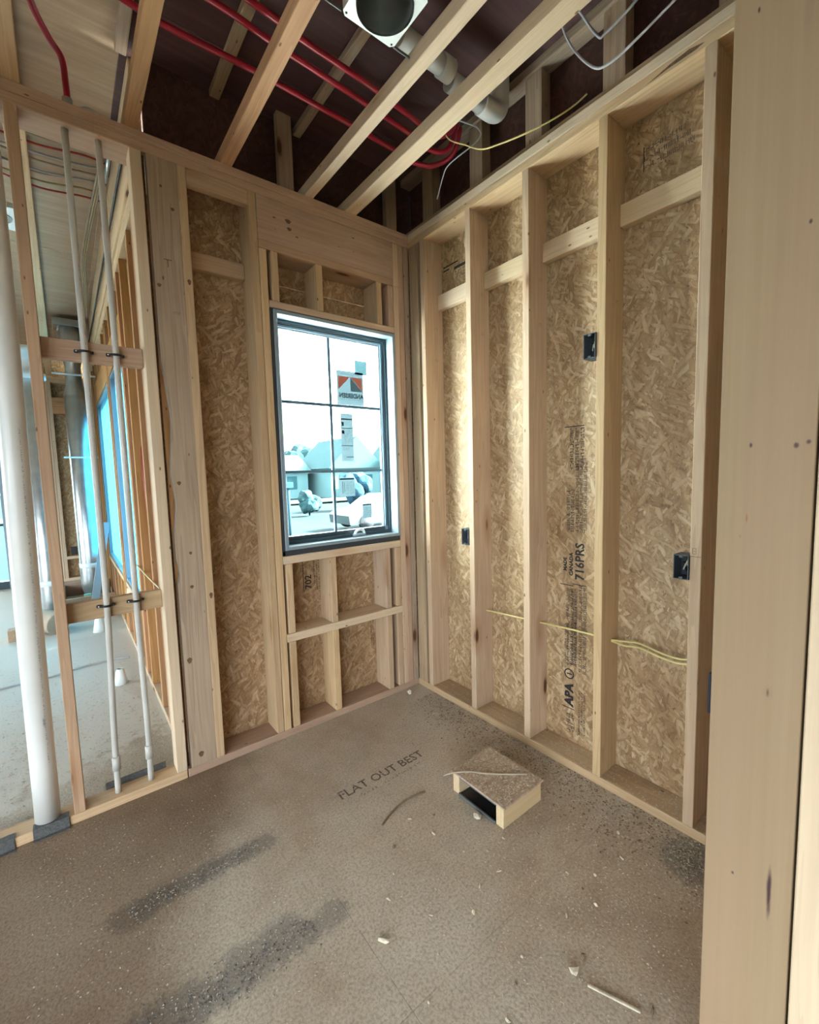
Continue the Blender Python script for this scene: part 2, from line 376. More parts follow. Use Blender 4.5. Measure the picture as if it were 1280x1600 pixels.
def lathe(name, prof, loc, m, parent=None, seg=32, axis='z'):
    bm = bmesh.new(); rings = []
    for r, z in prof: rings.append([bm.verts.new((r*math.cos(2*PI*k/seg), r*math.sin(2*PI*k/seg), z)) for k in range(seg)])
    for a, b in zip(rings, rings[1:]):
        for k in range(seg): bm.faces.new((a[k], a[(k+1) % seg], b[(k+1) % seg], b[k])).smooth = True
    bm.normal_update()
    return add(name, fresh(bm, name), m, parent, Matrix.Translation(loc) @ RX[axis])
def text(name, body, size, origin, right, up, m, parent, lift=0.0006, stretch=1.0, thick=0.0):
    """flat printed lettering; right and up give the plane"""
    cu = bpy.data.curves.new(name, 'FONT'); cu.body = body; cu.size = size; cu.resolution_u = 2; cu.offset = thick
    to = bpy.data.objects.new('tmp', cu); C.objects.link(to)
    me = bpy.data.meshes.new_from_object(to.evaluated_get(bpy.context.evaluated_depsgraph_get()))
    bpy.data.objects.remove(to); bpy.data.curves.remove(cu); me.materials.clear()
    r, u = Vector(right).normalized(), Vector(up).normalized(); n_ = r.cross(u)
    mw = Matrix((r*stretch, u, n_)).transposed().to_4x4(); mw.translation = Vector(origin) + n_*lift
    return add(name, me, m, parent, mw)
def quads(name, rects, origin, right, up, m, parent, lift=0.0006, kind=None):
    """flat printed bars: rects of (u0, v0, u1, v1)"""
    bm = bmesh.new()
    for (a, b, c_, d) in rects:
        bm.faces.new([bm.verts.new((x, y, 0)) for x, y in ((a, b), (c_, b), (c_, d), (a, d))])
    r, u = Vector(right).normalized(), Vector(up).normalized(); n_ = r.cross(u)
    mw = Matrix((r, u, n_)).transposed().to_4x4(); mw.translation = Vector(origin) + n_*lift
    o = add(name, fresh(bm, name), m, parent, mw)
    if kind: o['kind'] = kind
    return o
def scrib(u0, v0, u1, v1, rows, rnd, dens=0.75, hgt=0.62):
    """rows of small illegible print"""
    out = []; rh = (v1-v0)/rows
    for r in range(rows):
        u = u0
        while u < u1:
            wd = rh*rnd.uniform(0.12, 0.30)
            if rnd.random() < dens:
                if rnd.random() < 0.6: out.append((u, v0+r*rh, min(u+wd*0.55, u1), v0+r*rh+rh*hgt))
                else:
                    o_ = rnd.choice([0, 0.25, 0.5])*rh; out.append((u, v0+r*rh+o_, min(u+wd*1.6, u1), v0+r*rh+o_+rh*0.14))
            u += wd*1.25
    return out

H = 2.77; PT = 0.038
# ================================================================== SETTING
# ---- floor: subfloor sheets
fl = struct('floor')
xs = [-6.0, -3.56, -1.12, 0.15]; ys = [-5.0, -3.78, -2.56, -1.34, -0.12+0.24, 1.34, 2.56, 3.78, 5.65]
for i in range(3):
    for j in range(8):
        x0, x1 = xs[i], xs[i+1]
        if ys[j] >= 0.12 and i == 2: x1 = -1.215
        if ys[j] >= 0.12 and i == 2 and x1 <= x0: continue
        if x1 <= x0+0.01: continue
        board('subfloor_sheet', (x0+0.0005, x1-0.0005), (ys[j]+0.0005, ys[j+1]-0.0005), (-0.02, 0), FLOOR, fl, ch=0.0008)
# stamped lettering on the floor sheets
text('floor_stamp', 'FLAT OUT BEST', 0.068, (-0.90, -0.578, 0), (1, 0.005, 0), (0, 1, 0), INK_SOFT, fl, stretch=0.96, thick=0.0006)
rn = random.Random(3)
quads('floor_stamp_small', scrib(0, 0, 0.34, 0.020, 1, rn, 0.6), (-0.83, -0.615, 0), (1, 0, 0), (0, 1, 0), INK_SOFT, fl)

# ---- back wall (window wall) and its stud partition to the left
wb = struct('wall_back')
board('bottom_plate', (-1.368, 0.0), (0, 0.14), (0, PT), PINE_RED, wb)
board('bottom_plate', (-4.2, -1.372), (0, 0.089), (0, PT), PINE, wb)
board('top_plate', (-2.6, 0.0), (0, 0.14), (H-PT, H), PINE_RED, wb)
board('top_plate', (-2.6, 0.0), (0.001, 0.139), (H-2*PT, H-PT-0.001), PINE_RED, wb)
ST = (PT, H-2*PT)
def stud(x0, m=PINE, z=ST, d=0.14, wd=0.037, y0=0.0, p=wb, name='stud'):
    return board(name, (x0, x0+wd), (y0, y0+d), (z[0]+0.0005, z[1]-0.0005), m, p, axis='z')
stud(-1.785, PINE_RED, d=0.089, name='stud'); stud(-2.19, PINE_RED, d=0.089)
stud(-1.413, PINE_PALE, d=0.089, wd=0.042)
# wide end stud of the exterior wall beside it, flat face to the room, with a waney edge
bm = bmesh.new(); bmesh.ops.create_cube(bm, size=1.0)
for v in bm.verts: v.co = Vector((v.co.x*0.113, v.co.y*0.04, v.co.z*(ST[1]-ST[0]-0.001)))
bmesh.ops.subdivide_edges(bm, edges=[e for e in bm.edges if abs(e.verts[0].co.z-e.verts[1].co.z) > 1], cuts=70)
for v in bm.verts:
    if v.co.x < -0.05:
        z = v.co.z + 1.366
        v.co.x += 0.004 + 0.024*max(0, 1-abs(z-1.62)/0.24)**0.7 + 0.020*max(0, 1-abs(z-1.26)/0.13)**0.7 + 0.016*max(0, 1-abs(z-0.95)/0.05)
board('gap_shade_strip', (-1.3705, -1.359), (0.026, 0.040), (PT+0.001, H-2*PT-0.001), KNOT, wb, axis='z', ch=0)  # dark strip put in the gap behind the waney edge, in place of shade
add('wide_stud', fresh(bm, 'wide_stud'), PINE_GREY, wb, Matrix.Translation((-1.301, 0.022, (ST[0]+ST[1])/2)))
stud(-1.243, PINE, wd=0.036)
board('nailer', (-1.206, -0.946), (0, 0.038), (H-2*PT-0.066, H-2*PT-0.001), PINE, wb)
stud(-0.945, PINE, wd=0.036); stud(-0.9065, PINE, z=(PT, 2.4515), wd=0.037)
board('header', (-0.907, -0.118), (0.001, 0.125), (2.491, H-2*PT-0.001), PINE_RED, wb)
board('header_plate', (-0.907, -0.118), (0, 0.14), (2.4525, 2.4900), PINE_RED, wb)
stud(-0.117, PINE, wd=0.037, z=(PT, 2.4515)); stud(-0.117, PINE, wd=0.037, z=(2.4525, H-2*PT)); stud(-0.079, PINE_RED, wd=0.036); stud(-0.0385, PINE_GREY, wd=0.037)
# cripples above the window
for x, m in ((-0.850, PINE), (-0.612, PINE), (-0.238, PINE), (-0.158, PINE_RED)): stud(x, m, z=(2.220, 2.452), name='cripple_stud', wd=0.036)
board('window_head', (-0.868, -0.118), (0, 0.14), (2.186, 2.2195), PINE, wb)
board('window_sill_plate', (-0.868, -0.118), (0, 0.14), (0.915, 0.955), PINE_PALE, wb)
for zz in ((0.5485, 0.9145), (PT, 0.5045)):
    for x, m in ((-0.856, PINE), (-0.603, PINE), (-0.234, PINE), (-0.158, PINE)):
        stud(x, m, z=zz, name='cripple_stud', wd=0.037)
board('fire_block', (-0.868, -0.118), (-0.004, 0.14), (0.505, 0.548), PINE_PALE, wb)
board('blocking', (-1.206, -0.946), (0.101, 0.139), (2.325, 2.400), PINE, wb)
# sheathing panels
SH = (0.1405, 0.1515)
for x, z in (((-1.24, -0.862), (0.0, 2.355)), ((-0.861, -0.117), (0.0, 0.958)), ((-0.116, 0.1395), (0.0, 2.355)), ((-0.861, -0.117), (2.188, 2.355)), ((-1.24, -0.30), (2.357, H)), ((-0.299, 0.1395), (2.357, H))):
    board('osb_panel', x, SH, z, OSB_W, wb, ch=0.001, axis='z')
rn = random.Random(11)
text('panel_stamp', '702', 0.055, (-0.655, 0.1403, 0.725), (0, 0, 1), (-1, 0, 0), INK, wb, thick=0.001)
quads('panel_stamp_small', scrib(0, 0, 0.19, 0.045, 3, rn, 0.9), (-0.600, 0.1402, 0.715), (0, 0, 1), (-1, 0, 0), INK, wb)
quads('panel_stamp_rule', [(0, 0, 0.19, 0.004)], (-0.700, 0.1402, 0.715), (0, 0, 1), (-1, 0, 0), INK, wb)
quads('panel_stamp_small', scrib(0, 0, 0.20, 0.03, 2, rn, 0.9), (-0.246, 0.1402, 0.285), (0, 0, 1), (-1, 0, 0), INK, wb)
# grade marks on the studs
quads('grade_mark', scrib(0, 0, 0.035, 0.014, 2, rn), (-1.300, 0.0018, 2.07), (1, 0, 0), (0, 0, 1), INK_SOFT, wb)
quads('grade_mark', [(0, 0.028, 0.03, 0.032), (0.012, 0, 0.016, 0.028)], (-1.315, 0.0018, 2.26), (1, 0, 0), (0, 0, 1), INK_SOFT, wb)

def knot(x, z, rx_, rz_, y=-0.0004):
    bm = bmesh.new(); bm.faces.new([bm.verts.new((x+rx_*math.cos(a)*(1+0.2*math.sin(3*a)), y, z+rz_*math.sin(a))) for a in [2*PI*k/14 for k in range(14)]][::-1])
    add('knot', fresh(bm, 'knot'), KNOT, wb, Matrix.Identity(4))
for x, z, rx_, rz_ in ((-0.752, 2.614, 0.015, 0.010), (-0.747, 2.579, 0.012, 0.008)): knot(x, z, rx_, rz_, 0.0006)
for x, z, rx_, rz_ in ((-1.307, 2.582, 0.005, 0.006), (-1.268, 2.502, 0.007, 0.007), (-1.340, 2.179, 0.008, 0.008), (-1.320, 1.348, 0.008, 0.009), (-1.294, 1.034, 0.006, 0.007), (-1.299, 0.880, 0.008, 0.008), (-1.330, 0.544, 0.010, 0.014), (-1.310, 0.088, 0.011, 0.014)): knot(x, z, rx_, rz_, 0.0016)
for x, z, rx_, rz_ in ((-1.222, 2.217, 0.007, 0.012), (-1.221, 0.826, 0.007, 0.014)): knot(x, z, rx_, rz_)

# ---- window
w1 = struct('window_1')
X0, X1, Z0, Z1 = -0.852, -0.119, 0.985, 2.180
fr_t = 0.018
for x, z in (((X0, X0+fr_t), (Z0, Z1)), ((X1-fr_t, X1), (Z0, Z1))):
    board('frame', x, (-0.004, 0.150), z, VINYL, w1, axis='z', ch=0.0015)
board('frame', (X0+fr_t, X1-fr_t), (-0.004, 0.150), (Z1-fr_t, Z1), VINYL, w1)
board('frame', (X0+fr_t, X1-fr_t), (-0.004, 0.150), (Z0, Z0+fr_t), VINYL, w1)
gx0, gx1, gz0, gz1 = X0+fr_t, X1-fr_t, Z0+fr_t, Z1-fr_t
# dark inner stops and sash
for (a, b, y, wd) in ((0.0, 0, (0.066, 0.082), 0.012), (0.0, 0, (0.0825, 0.118), 0.034)):
    sm = SASH if wd < 0.02 else SASHL
    board('sash_stile', (gx0, gx0+wd), y, (gz0, gz1), sm, w1, axis='z', ch=0.001)
    board('sash_stile', (gx1-wd, gx1), y, (gz0, gz1), sm, w1, axis='z', ch=0.001)
    if wd > 0.02: board('glazing_gasket', (gx1-0.024, gx1-0.018), (0.0808, 0.0824), (gz0+0.04, gz1-0.02), SASH, w1, axis='z', ch=0); board('glazing_gasket', (gx0+0.02, gx1-0.025), (0.0808, 0.0824), (gz1-0.024, gz1-0.018), SASH, w1, ch=0)
    board('sash_rail', (gx0+wd, gx1-wd), y, (gz1-wd, gz1), sm, w1, ch=0.001)
    board('sash_rail', (gx0+wd, gx1-wd), y, (gz0, gz0+wd+0.006), SASH, w1, ch=0.001)
for x in (gx0+0.034, gx1-0.041): board('glazing_bead', (x, x+0.007), (0.090, 0.104), (gz0+0.04, gz1-0.034), VINYL, w1, axis='z', ch=0.001)
board('glazing_bead', (gx0+0.041, gx1-0.041), (0.090, 0.104), (gz1-0.041, gz1-0.034), VINYL, w1, ch=0.001)
bm = bmesh.new(); bm.faces.new([bm.verts.new((x, 0.106, z)) for x, z in ((gx0+0.034, gz0+0.040), (gx1-0.034, gz0+0.040), (gx1-0.034, gz1-0.034), (gx0+0.034, gz1-0.034))])
add('pane', fresh(bm, 'pane'), GLASS, w1, Matrix.Identity(4))
for z in (1.755, 1.386): board('muntin', (gx0+0.034, gx1-0.034), (0.094, 0.104), (z-0.008, z+0.008), MUNT, w1, ch=0.001)
board('muntin', (-0.5155, -0.4995), (0.0935, 0.1042), (gz0+0.04, gz1-0.034), MUNT, w1, axis='z', ch=0.001)
# crank handle
h_ = empty('crank_handle', (-0.378, 0.060, 1.022), w1)
board('handle_base', (-0.418, -0.335), (0.048, 0.0655), (1.005, 1.019), VINYL, h_)
tube('handle_grip', [(-0.408, 0.056, 1.018), (-0.398, 0.052, 1.036), (-0.375, 0.050, 1.044), (-0.352, 0.052, 1.036), (-0.342, 0.056, 1.018)], 0.0075, WHITEM, h_)
# dark strips filling the gap round the frame
for x, z in (((-0.866, -0.853), (0.96, 2.184)),): board('gap_strip', x, (0.001, 0.012), z, GAP_DARK, w1, axis='z', ch=0.001)
board('gap_strip', (-0.866, -0.119), (0.001, 0.012), (0.957, 0.984), GAP_DARK, w1, ch=0.001)
board('gap_strip', (-0.866, -0.119), (0.002, 0.012), (2.1805, 2.1855), GAP_DARK, w1, ch=0.001)
# labels stuck on the glass (printed to be read from outside, so mirrored from here)
YG = 0.1055
def sticker(x0, z0, x1, z1, m, name='window_label'):
    bm = bmesh.new(); bm.faces.new([bm.verts.new((x, YG-0.0004, z)) for x, z in ((x0, z0), (x1, z0), (x1, z1), (x0, z1))])
    return add(name, fresh(bm, name), m, w1, Matrix.Identity(4))
sticker(-0.337, 1.945, -0.254, 2.025, L_BLUE)
rn = random.Random(5)
quads('label_print', scrib(0, 0, 0.06, 0.05, 4, rn, 0.35), (-0.327, YG-0.001, 1.96), (1, 0, 0), (0, 0, 1), L_INK, w1)
sticker(-0.459, 1.765, -0.282, 1.957, L_PAPER)
def tri(name, pts, m):
    bm = bmesh.new(); bm.faces.new([bm.verts.new((x, YG-0.0012, z)) for x, z in pts]); return add(name, fresh(bm, name), m, w1, Matrix.Identity(4))
zt, zb = 1.925, 1.850
tri('label_orange', [(-0.450, zb), (-0.372, zt), (-0.450, zt)], L_ORANGE)
tri('label_orange', [(-0.291, zb), (-0.291, zt), (-0.368, zt)], L_ORANGE)
tri('label_roof_shade', [(-0.370, zt), (-0.370, zb-0.005), (-0.291, zb-0.005)], L_GREY)
text('label_name', 'ANDERSEN', 0.037, (-0.286, YG-0.0014, 1.806), (-1, 0, 0), (0, 0, 1), L_INK, w1, lift=0, stretch=0.86, thick=0.0014)
quads('label_print', scrib(0, 0, 0.15, 0.008, 1, rn, 0.9), (-0.448, YG-0.0014, 1.795), (1, 0, 0), (0, 0, 1), L_INK, w1)
quads('label_print', scrib(0, 0, 0.12, 0.006, 1, rn, 0.9), (-0.43, YG-0.0014, 1.938), (1, 0, 0), (0, 0, 1), L_INK, w1)
sticker(-0.444, 1.442, -0.364, 1.716, L_PAPER)
quads('label_print', [(0, 0.235, 0.078, 0.242), (0, 0.185, 0.078, 0.189), (0, 0.085, 0.078, 0.089), (0.03, 0.02, 0.078, 0.024), (0.004, 0.20, 0.018, 0.222), (0.004, 0.155, 0.02, 0.175)] + scrib(0.02, 0.10, 0.076, 0.18, 8, rn, 0.5) + scrib(0.004, 0.062, 0.05, 0.08, 2, rn, 0.5), (-0.443, YG-0.001, 1.445), (1, 0, 0), (0, 0, 1), L_INK, w1)
sticker(-0.471, 1.238, -0.365, 1.348, L_PAPER)
quads('label_print', [(0.004, 0.095, 0.098, 0.103), (0.02, 0.015, 0.024, 0.085), (0.032, 0.02, 0.035, 0.08)] + scrib(0.04, 0.01, 0.095, 0.088, 8, rn, 0.6), (-0.469, YG-0.001, 1.241), (1, 0, 0), (0, 0, 1), L_INK, w1)
sticker(-0.318, 1.098, -0.253, 1.187, L_PAPER)
quads('label_print', [(0.002, 0.078, 0.06, 0.084)] + scrib(0.004, 0.006, 0.058, 0.072, 6, rn, 0.8), (-0.316, YG-0.001, 1.10), (1, 0, 0), (0, 0, 1), L_INK, w1)

# ---- right wall
wr = struct('wall_right')
board('bottom_plate', (0.0, 0.14), (-1.98, 0.1395), (0, PT), PINE, wr)
board('top_plate', (0.0, 0.14), (-1.98, 0.1395), (H-PT, H), PINE_PALE, wr)
board('top_plate', (0.0015, 0.1385), (-1.98, 0.1395), (H-2*PT, H-PT-0.001), PINE, wr)
mats = [PINE, PINE, PINE, PINE, PINE, PINE]
for i, y in enumerate((-0.140, -0.505, -0.865, -1.226, -1.582, -1.95)):
    board('stud', (0, 0.14), (y, y+0.036), (ST[0]+0.0005, ST[1]-0.0005), mats[i], wr, axis='z')
board('corner_stud', (0.0005, 0.038), (-0.082, -0.003), (ST[0]+0.0005, ST[1]-0.0005), PINE_GREY, wr, axis='z')
board('stud', (0.04, 0.14), (-0.058, -0.02), (ST[0]+0.0005, ST[1]-0.0005), PINE_GREY, wr, axis='z')
for a, b in ((-0.468, -0.141), (-0.828, -0.506), (-1.189, -0.866), (-1.545, -1.227)):
    board('blocking', (0.1015, 0.1395), (a, b), (2.316, 2.400), PINE_PALE, wr)
for y, z in (((-1.21, 0.1395), (0, 2.355)), ((-1.98, -1.212), (0, 2.355)), ((-0.80, 0.1395), (2.357, H)), ((-1.98, -0.802), (2.357, H))):
    board('osb_panel', (0.1405, 0.1515), y, z, OSB, wr, ch=0.001, axis='z')
rn = random.Random(21)
XP = 0.1402
def stamp_v(u0, v0, us, name='panel_stamp_small', m=INK): quads(name, us, (XP, v0, u0), (0, 0, 1), (0, 1, 0), m, wr)
# reading upward: right = +z, up = +y
text('panel_stamp', '716PRS', 0.062, (XP, -1.062, 0.845), (0, 0, 1), (0, 1, 0), INK, wr, thick=0.0016, stretch=0.92)
text('panel_stamp', 'APA', 0.060, (XP, -1.010, 0.215), (0, 0, 1), (0, 1, 0), INK, wr, thick=0.0032)
text('panel_stamp', 'CANADA', 0.026, (XP, -1.006, 0.86), (0, 0, 1), (0, 1, 0), INK, wr, thick=0.0012)
text('panel_stamp', 'MADE', 0.024, (XP, -0.974, 0.88), (0, 0, 1), (0, 1, 0), INK, wr, thick=0.0012)
bm = bmesh.new()                                             # round mill mark: a ring with a bar
for k in range(28):
    a0, a1 = 2*PI*k/28, 2*PI*(k+1)/28
    bm.faces.new([bm.verts.new((r_*math.cos(a_), r_*math.sin(a_), 0)) for r_, a_ in ((0.020, a0), (0.026, a0), (0.026, a1), (0.020, a1))])
bm.faces.new([bm.verts.new(p_) for p_ in ((-0.003, -0.016, 0), (0.003, -0.016, 0), (0.003, 0.012, 0), (-0.003, 0.012, 0))])
mw = Matrix(((0, 0, -1), (0, 1, 0), (1, 0, 0))).to_4x4(); mw.translation = (XP-0.0006, -0.990, 0.375)
add('panel_stamp', fresh(bm, 'mill_mark'), INK, wr, mw)
stamp_v(0.42, -1.030, scrib(0, 0, 0.38, 0.060, 3, rn, 1.0, 0.85))
stamp_v(0.425, -1.028, scrib(0, 0, 0.36, 0.028, 2, rn, 1.0, 0.9))
stamp_v(0.40, -1.078, scrib(0, 0, 0.42, 0.042, 2, rn, 1.0, 0.9))
stamp_v(0.40, -0.985, scrib(0, 0, 0.22, 0.022, 2, rn, 0.8, 0.8))
stamp_v(1.07, -1.075, scrib(0, 0, 0.34, 0.058, 3, rn, 1.0, 0.9))
stamp_v(1.07, -1.012, scrib(0, 0, 0.20, 0.042, 2, rn, 1.0, 0.9))
stamp_v(1.36, -1.060, scrib(0, 0, 0.19, 0.08, 3, rn, 1.0, 0.7))
stamp_v(0.09, -1.075, scrib(0, 0, 0.22, 0.04, 3, rn, 0.85, 0.7))
stamp_v(0.08, -1.02, scrib(0, 0, 0.10, 0.045, 2, rn, 0.8, 0.9))
for u, v in ((0.82, -1.075), (0.81, -1.01), (0.20, -1.02)): stamp_v(u, v, [(0, 0, 0.004, 0.07)], 'panel_stamp_rule')
stamp_v(1.555, -1.06, [(0, 0, 0.004, 0.10)], 'panel_stamp_rule')
# bay by the corner, sheet hung upside down
text('panel_stamp', '716PRS', 0.062, (XP, -0.372, 2.628), (0, 1, 0), (0, 0, -1), INK, wr, thick=0.001, lift=-0.001, stretch=0.92)
quads('panel_stamp_small', [(0, 0, 0.12, 0.008), (0.0, -0.02, 0.05, -0.012), (0.09, -0.035, 0.2, -0.02)] + scrib(0.10, -0.085, 0.20, -0.04, 3, rn, 0.95), (XP, -0.155, 2.555), (0, -1, 0), (0, 0, 1), INK, wr)
# nearest bay, faint stamp
for k in range(3):
    quads('panel_stamp_small', scrib(0, 0, 0.185-0.02*k, 0.020, 1, rn, 0.9, 0.9), (XP, -1.300, 2.505+0.030*k), (0, -1, 0.08), (0, 0, 1), INK_SOFT, wr)
quads('panel_stamp_rule', [(0, 0, 0.003, 0.09)], (XP, -1.296, 2.50), (0, -1, 0), (0, 0, 1), INK, wr)
bm = bmesh.new()
bm.faces.new([bm.verts.new(p_) for p_ in ((0.0008, -1.36, 2.700), (0.0008, -1.44, 2.716), (0.0008, -1.50, 2.722), (0.0008, -1.545, 2.712), (0.0008, -1.52, 2.706), (0.0008, -1.44, 2.706))])
add('split', fresh(bm, 'split'), KNOT, wr, Matrix.Identity(4))
# carpenter marks on the stud edges
for y, z in ((-1.566, 1.055), (-0.488, 1.09)):
    quads('pencil_mark', [(0, 0, 0.012, 0.0015), (0, 0.02, 0.012, 0.0215), (0, 0, 0.0015, 0.0215), (0.0105, 0, 0.012, 0.0215), (0.003, 0.010, 0.009, 0.0115)], (-0.0002, y+0.012, z), (0, -1, 0), (0, 0, 1), INK_SOFT, wr)
quads('pencil_mark', [(0, 0, 0.034, 0.0015)], (-0.0002, -1.547, 1.046), (0, -1, 0), (0, 0, 1), INK, wr)
# marks on the stud sides (face to the camera)
for y, z in ((-0.1405, 2.02), (-0.1405, 2.2), (-0.5055, 2.08), (-0.5055, 2.28), (-0.8655, 2.03), (-0.8655, 2.23), (-1.2265, 2.02)):
    quads('grade_mark', scrib(0, 0, 0.022, 0.016, 2, rn, 0.7), (0.075, y, z), (1, 0, 0), (0, 0, 1), INK_SOFT, wr)

# ---- partition at the right edge: the wide face of its end stud
wf = struct('wall_front')
def post_mat():
    N = NT('planed_post'); tcn = N.n('ShaderNodeTexCoord'); P = tcn.outputs['Object']
    fine = N.noise(N.map(P, (70, 70, 1.2)), 1.0, 4, 0.6); bigv = N.noise(N.map(P, (6, 6, 0.8)), 1.0, 2)
    c = N.ramp(fine, [(0.3, col(0.27, 0.19, 0.112)), (0.7, col(0.305, 0.22, 0.135))])
    c = N.mix(N.ramp(bigv, [(0.4, g(0)), (0.7, g(0.5))]), c, col(0.29, 0.195, 0.125))
    sx = N.n('ShaderNodeSeparateXYZ'); N.l(P, sx.inputs[0]); Y, Z = sx.outputs[1], sx.outputs[2]
    nz = N.noise(N.map(P, (60, 60, 25)), 1.0, 3)
    def spot(y, z, ry, rz, k=1.0, kc=col(0.045, 0.022, 0.03)):
        nonlocal c
        a = N.math('DIVIDE', N.math('SUBTRACT', Y, y), ry); b = N.math('DIVIDE', N.math('SUBTRACT', Z, z), rz)
        d = N.math('SQRT', N.math('ADD', N.math('MULTIPLY', a, a), N.math('MULTIPLY', b, b)))
        d = N.math('ADD', d, N.math('MULTIPLY', N.math('SUBTRACT', nz, 0.5), 0.9))
        c = N.mix(N.ramp(d, [(0.35, g(k)), (1.1, g(0))]), c, kc)
    for s_ in POST_SPOTS: spot(*s_)
    N.l(c, N.p.inputs['Base Color']); N.p.inputs['Roughness'].default_value = 0.7; N.p.inputs['Specular IOR Level'].default_value = 0.2
    N.bump(fine, 0.06, 0.001); return N.m
# knots and the two pitch streaks: offsets from the centre of the board (y, z) and half sizes
zc = (PT+H)/2
POST_SPOTS = [(-0.032, 1.985-zc, 0.0045, 0.055, 0.95), (-0.033, 1.97-zc, 0.008, 0.13, 0.4, col(0.20, 0.15, 0.12)), (-0.037, 0.375-zc, 0.0045, 0.062, 0.95),
              (0.034, 1.966-zc, 0.0025, 0.006, 0.9), (-0.048, 1.586-zc, 0.003, 0.005, 0.9), (0.020, 1.225-zc, 0.003, 0.006, 0.9), (-0.044, 1.221-zc, 0.0045, 0.006, 0.85), (-0.060, 1.226-zc, 0.004, 0.005, 0.8),
              (0.022, 1.09-zc, 0.0018, 0.010, 0.7, col(0.22, 0.10, 0.05)), (0.031, 1.055-zc, 0.002, 0.004, 0.5, col(0.22, 0.10, 0.05)), (-0.021, 0.766-zc, 0.0025, 0.010, 0.9, col(0.10, 0.06, 0.03)), (-0.021, 0.766-zc, 0.011, 0.016, 0.3, col(0.22, 0.15, 0.09)), (0.021, 0.372-zc, 0.003, 0.0045, 0.9)]
POSTM = post_mat()
board('bottom_plate', (-0.717, -0.001), (-1.982, -1.842), (0, PT), PINE, wf)
board('end_stud', (-0.717, -0.679), (-1.982, -1.842), (PT, 3.12), POSTM, wf, axis='z', ch=0.0015)
board('end_stud', (-0.726, -0.685), (-2.130, -1.987), (0.0, 3.12), PINE_PALE, wf, axis='z')
for x in (-0.3,): board('stud', (x, x+0.037), (-1.982, -1.842), (PT, H-2*PT), PINE, wf, axis='z')
board('top_plate', (-0.678, -0.001), (-1.982, -1.842), (H-2*PT, H-PT-0.001), PINE, wf)
board('top_plate', (-0.678, -0.001), (-1.982, -1.842), (H-PT, H), PINE, wf)
board('osb_panel', (-0.684, 0.1395), (-2.0, -1.984), (0, 2.75), OSB, wf, ch=0.001, axis='z')

# ---- next room: exterior wall running away (its studs seen edge on)
ws = struct('wall_side')
SX = (-1.360, -1.222)
board('bottom_plate', SX, (0.1525, 5.5), (0, PT), PINE_PALE, ws)
board('top_plate', SX, (0.1525, 5.5), (H-PT, H), PINE_PALE, ws)
board('top_plate', (SX[0]+0.001, SX[1]-0.001), (0.1525, 5.5), (H-2*PT, H-PT-0.001), PINE_PALE, ws)
def sidestud(y, m=PINE_WARM, z=ST, wd=0.036): board('stud', SX, (y, y+wd), (z[0]+.0005, z[1]-.0005), m, ws, axis='z')
for y in (0.30, 0.48, 0.70, 1.08, 1.30, 2.36, 2.46, 4.18, 4.50, 4.90, 5.30): sidestud(y)
for y in (1.34, 2.50, 4.14):
    sidestud(y, z=(PT, 2.235))
for a, b in ((1.34, 2.36), (2.50, 4.18)):
    board('header', SX, (a, b), (2.236, 2.45), PINE_WARM, ws); board('window_sill_plate', SX, (a+0.037, b-0.037), (0.455, 0.493), PINE_PALE, ws)
    y = a + 0.30
    while y < b-0.1:
        sidestud(y, z=(PT, 0.455)); sidestud(y, z=(2.45, H-2*PT)); y += 0.36
for y, z in (((0.1525, 1.36), (0, H)), ((2.352, 2.52), (0, H)), ((4.16, 5.5), (0, H)), ((1.362, 2.35), (0, 0.47)), ((1.362, 2.35), (2.24, H)), ((2.522, 4.158), (0, 0.47)), ((2.522, 4.158), (2.24, H))):
    board('osb_panel', (-1.2215, -1.211), y, z, OSB, ws, ch=0.001, axis='z'); board('housewrap', (-1.2105, -1.209), y, z, WRAPW, ws, ch=0, axis='z')
for k, (a, b) in enumerate(((1.378, 2.358), (2.538, 4.138))):
    wk = struct('window_%d' % (k+2))
    x = (-1.352, -1.225)
    board('frame', x, (a+.001, a+0.022), (0.495, 2.234), VINYL, wk, axis='z'); board('frame', x, (b-0.022, b-.001), (0.495, 2.234), VINYL, wk, axis='z')
    board('frame', x, (a+0.022, b-0.022), (0.495, 0.520), VINYL, wk); board('frame', x, (a+0.022, b-0.022), (2.212, 2.234), VINYL, wk)
    board('pane', (-1.320, -1.317), (a+0.022, b-0.022), (0.520, 2.212), PANE_SKY, wk, ch=0)
# rim board above that wall
board('rim_board', (-1.372, -1.335), (0.1525, 5.5), (H+0.0005, 3.149), PINE_PALE, ws)

# ---- far wall of the next room
wa = struct('wall_far')
Y5 = (5.50, 5.64)
board('bottom_plate', (-2.30, -1.222), Y5, (0, PT), PINE_PALE, wa)
board('top_plate', (-6.0, -1.222), Y5, (H-PT, H), PINE_PALE, wa); board('top_plate', (-6.0, -1.222), Y5, (H-2*PT, H-PT-0.001), PINE_PALE, wa)
for x in (-1.262, -1.44, -1.80, -1.84, -2.29, -2.33, -3.75, -3.79, -4.2, -4.6, -5.0, -5.4, -5.8):
    board('stud', (x, x+0.037), Y5, (PT if x > -2.31 or x < -3.76 else 0, H-2*PT), PINE_PALE, wa, axis='z')
board('header', (-3.71, -1.262), (5.501, 5.6), (2.28, 2.50), PINE_WARM, wa)
for x, z in (((-2.30, -1.211), (0, 3.149)), ((-3.74, -2.302), (2.3, 3.149)), ((-6.0, -3.742), (0, 3.149))):
    board('osb_panel', x, (5.6405, 5.652), z, OSB_FAR, wa, ch=0.001, axis='z')
board('blocking', (-1.803, -1.441), (5.501, 5.55), (0.30, 0.34), PINE_PALE, wa)
d1 = struct('door_1')                                        # patio door at the left of the far wall
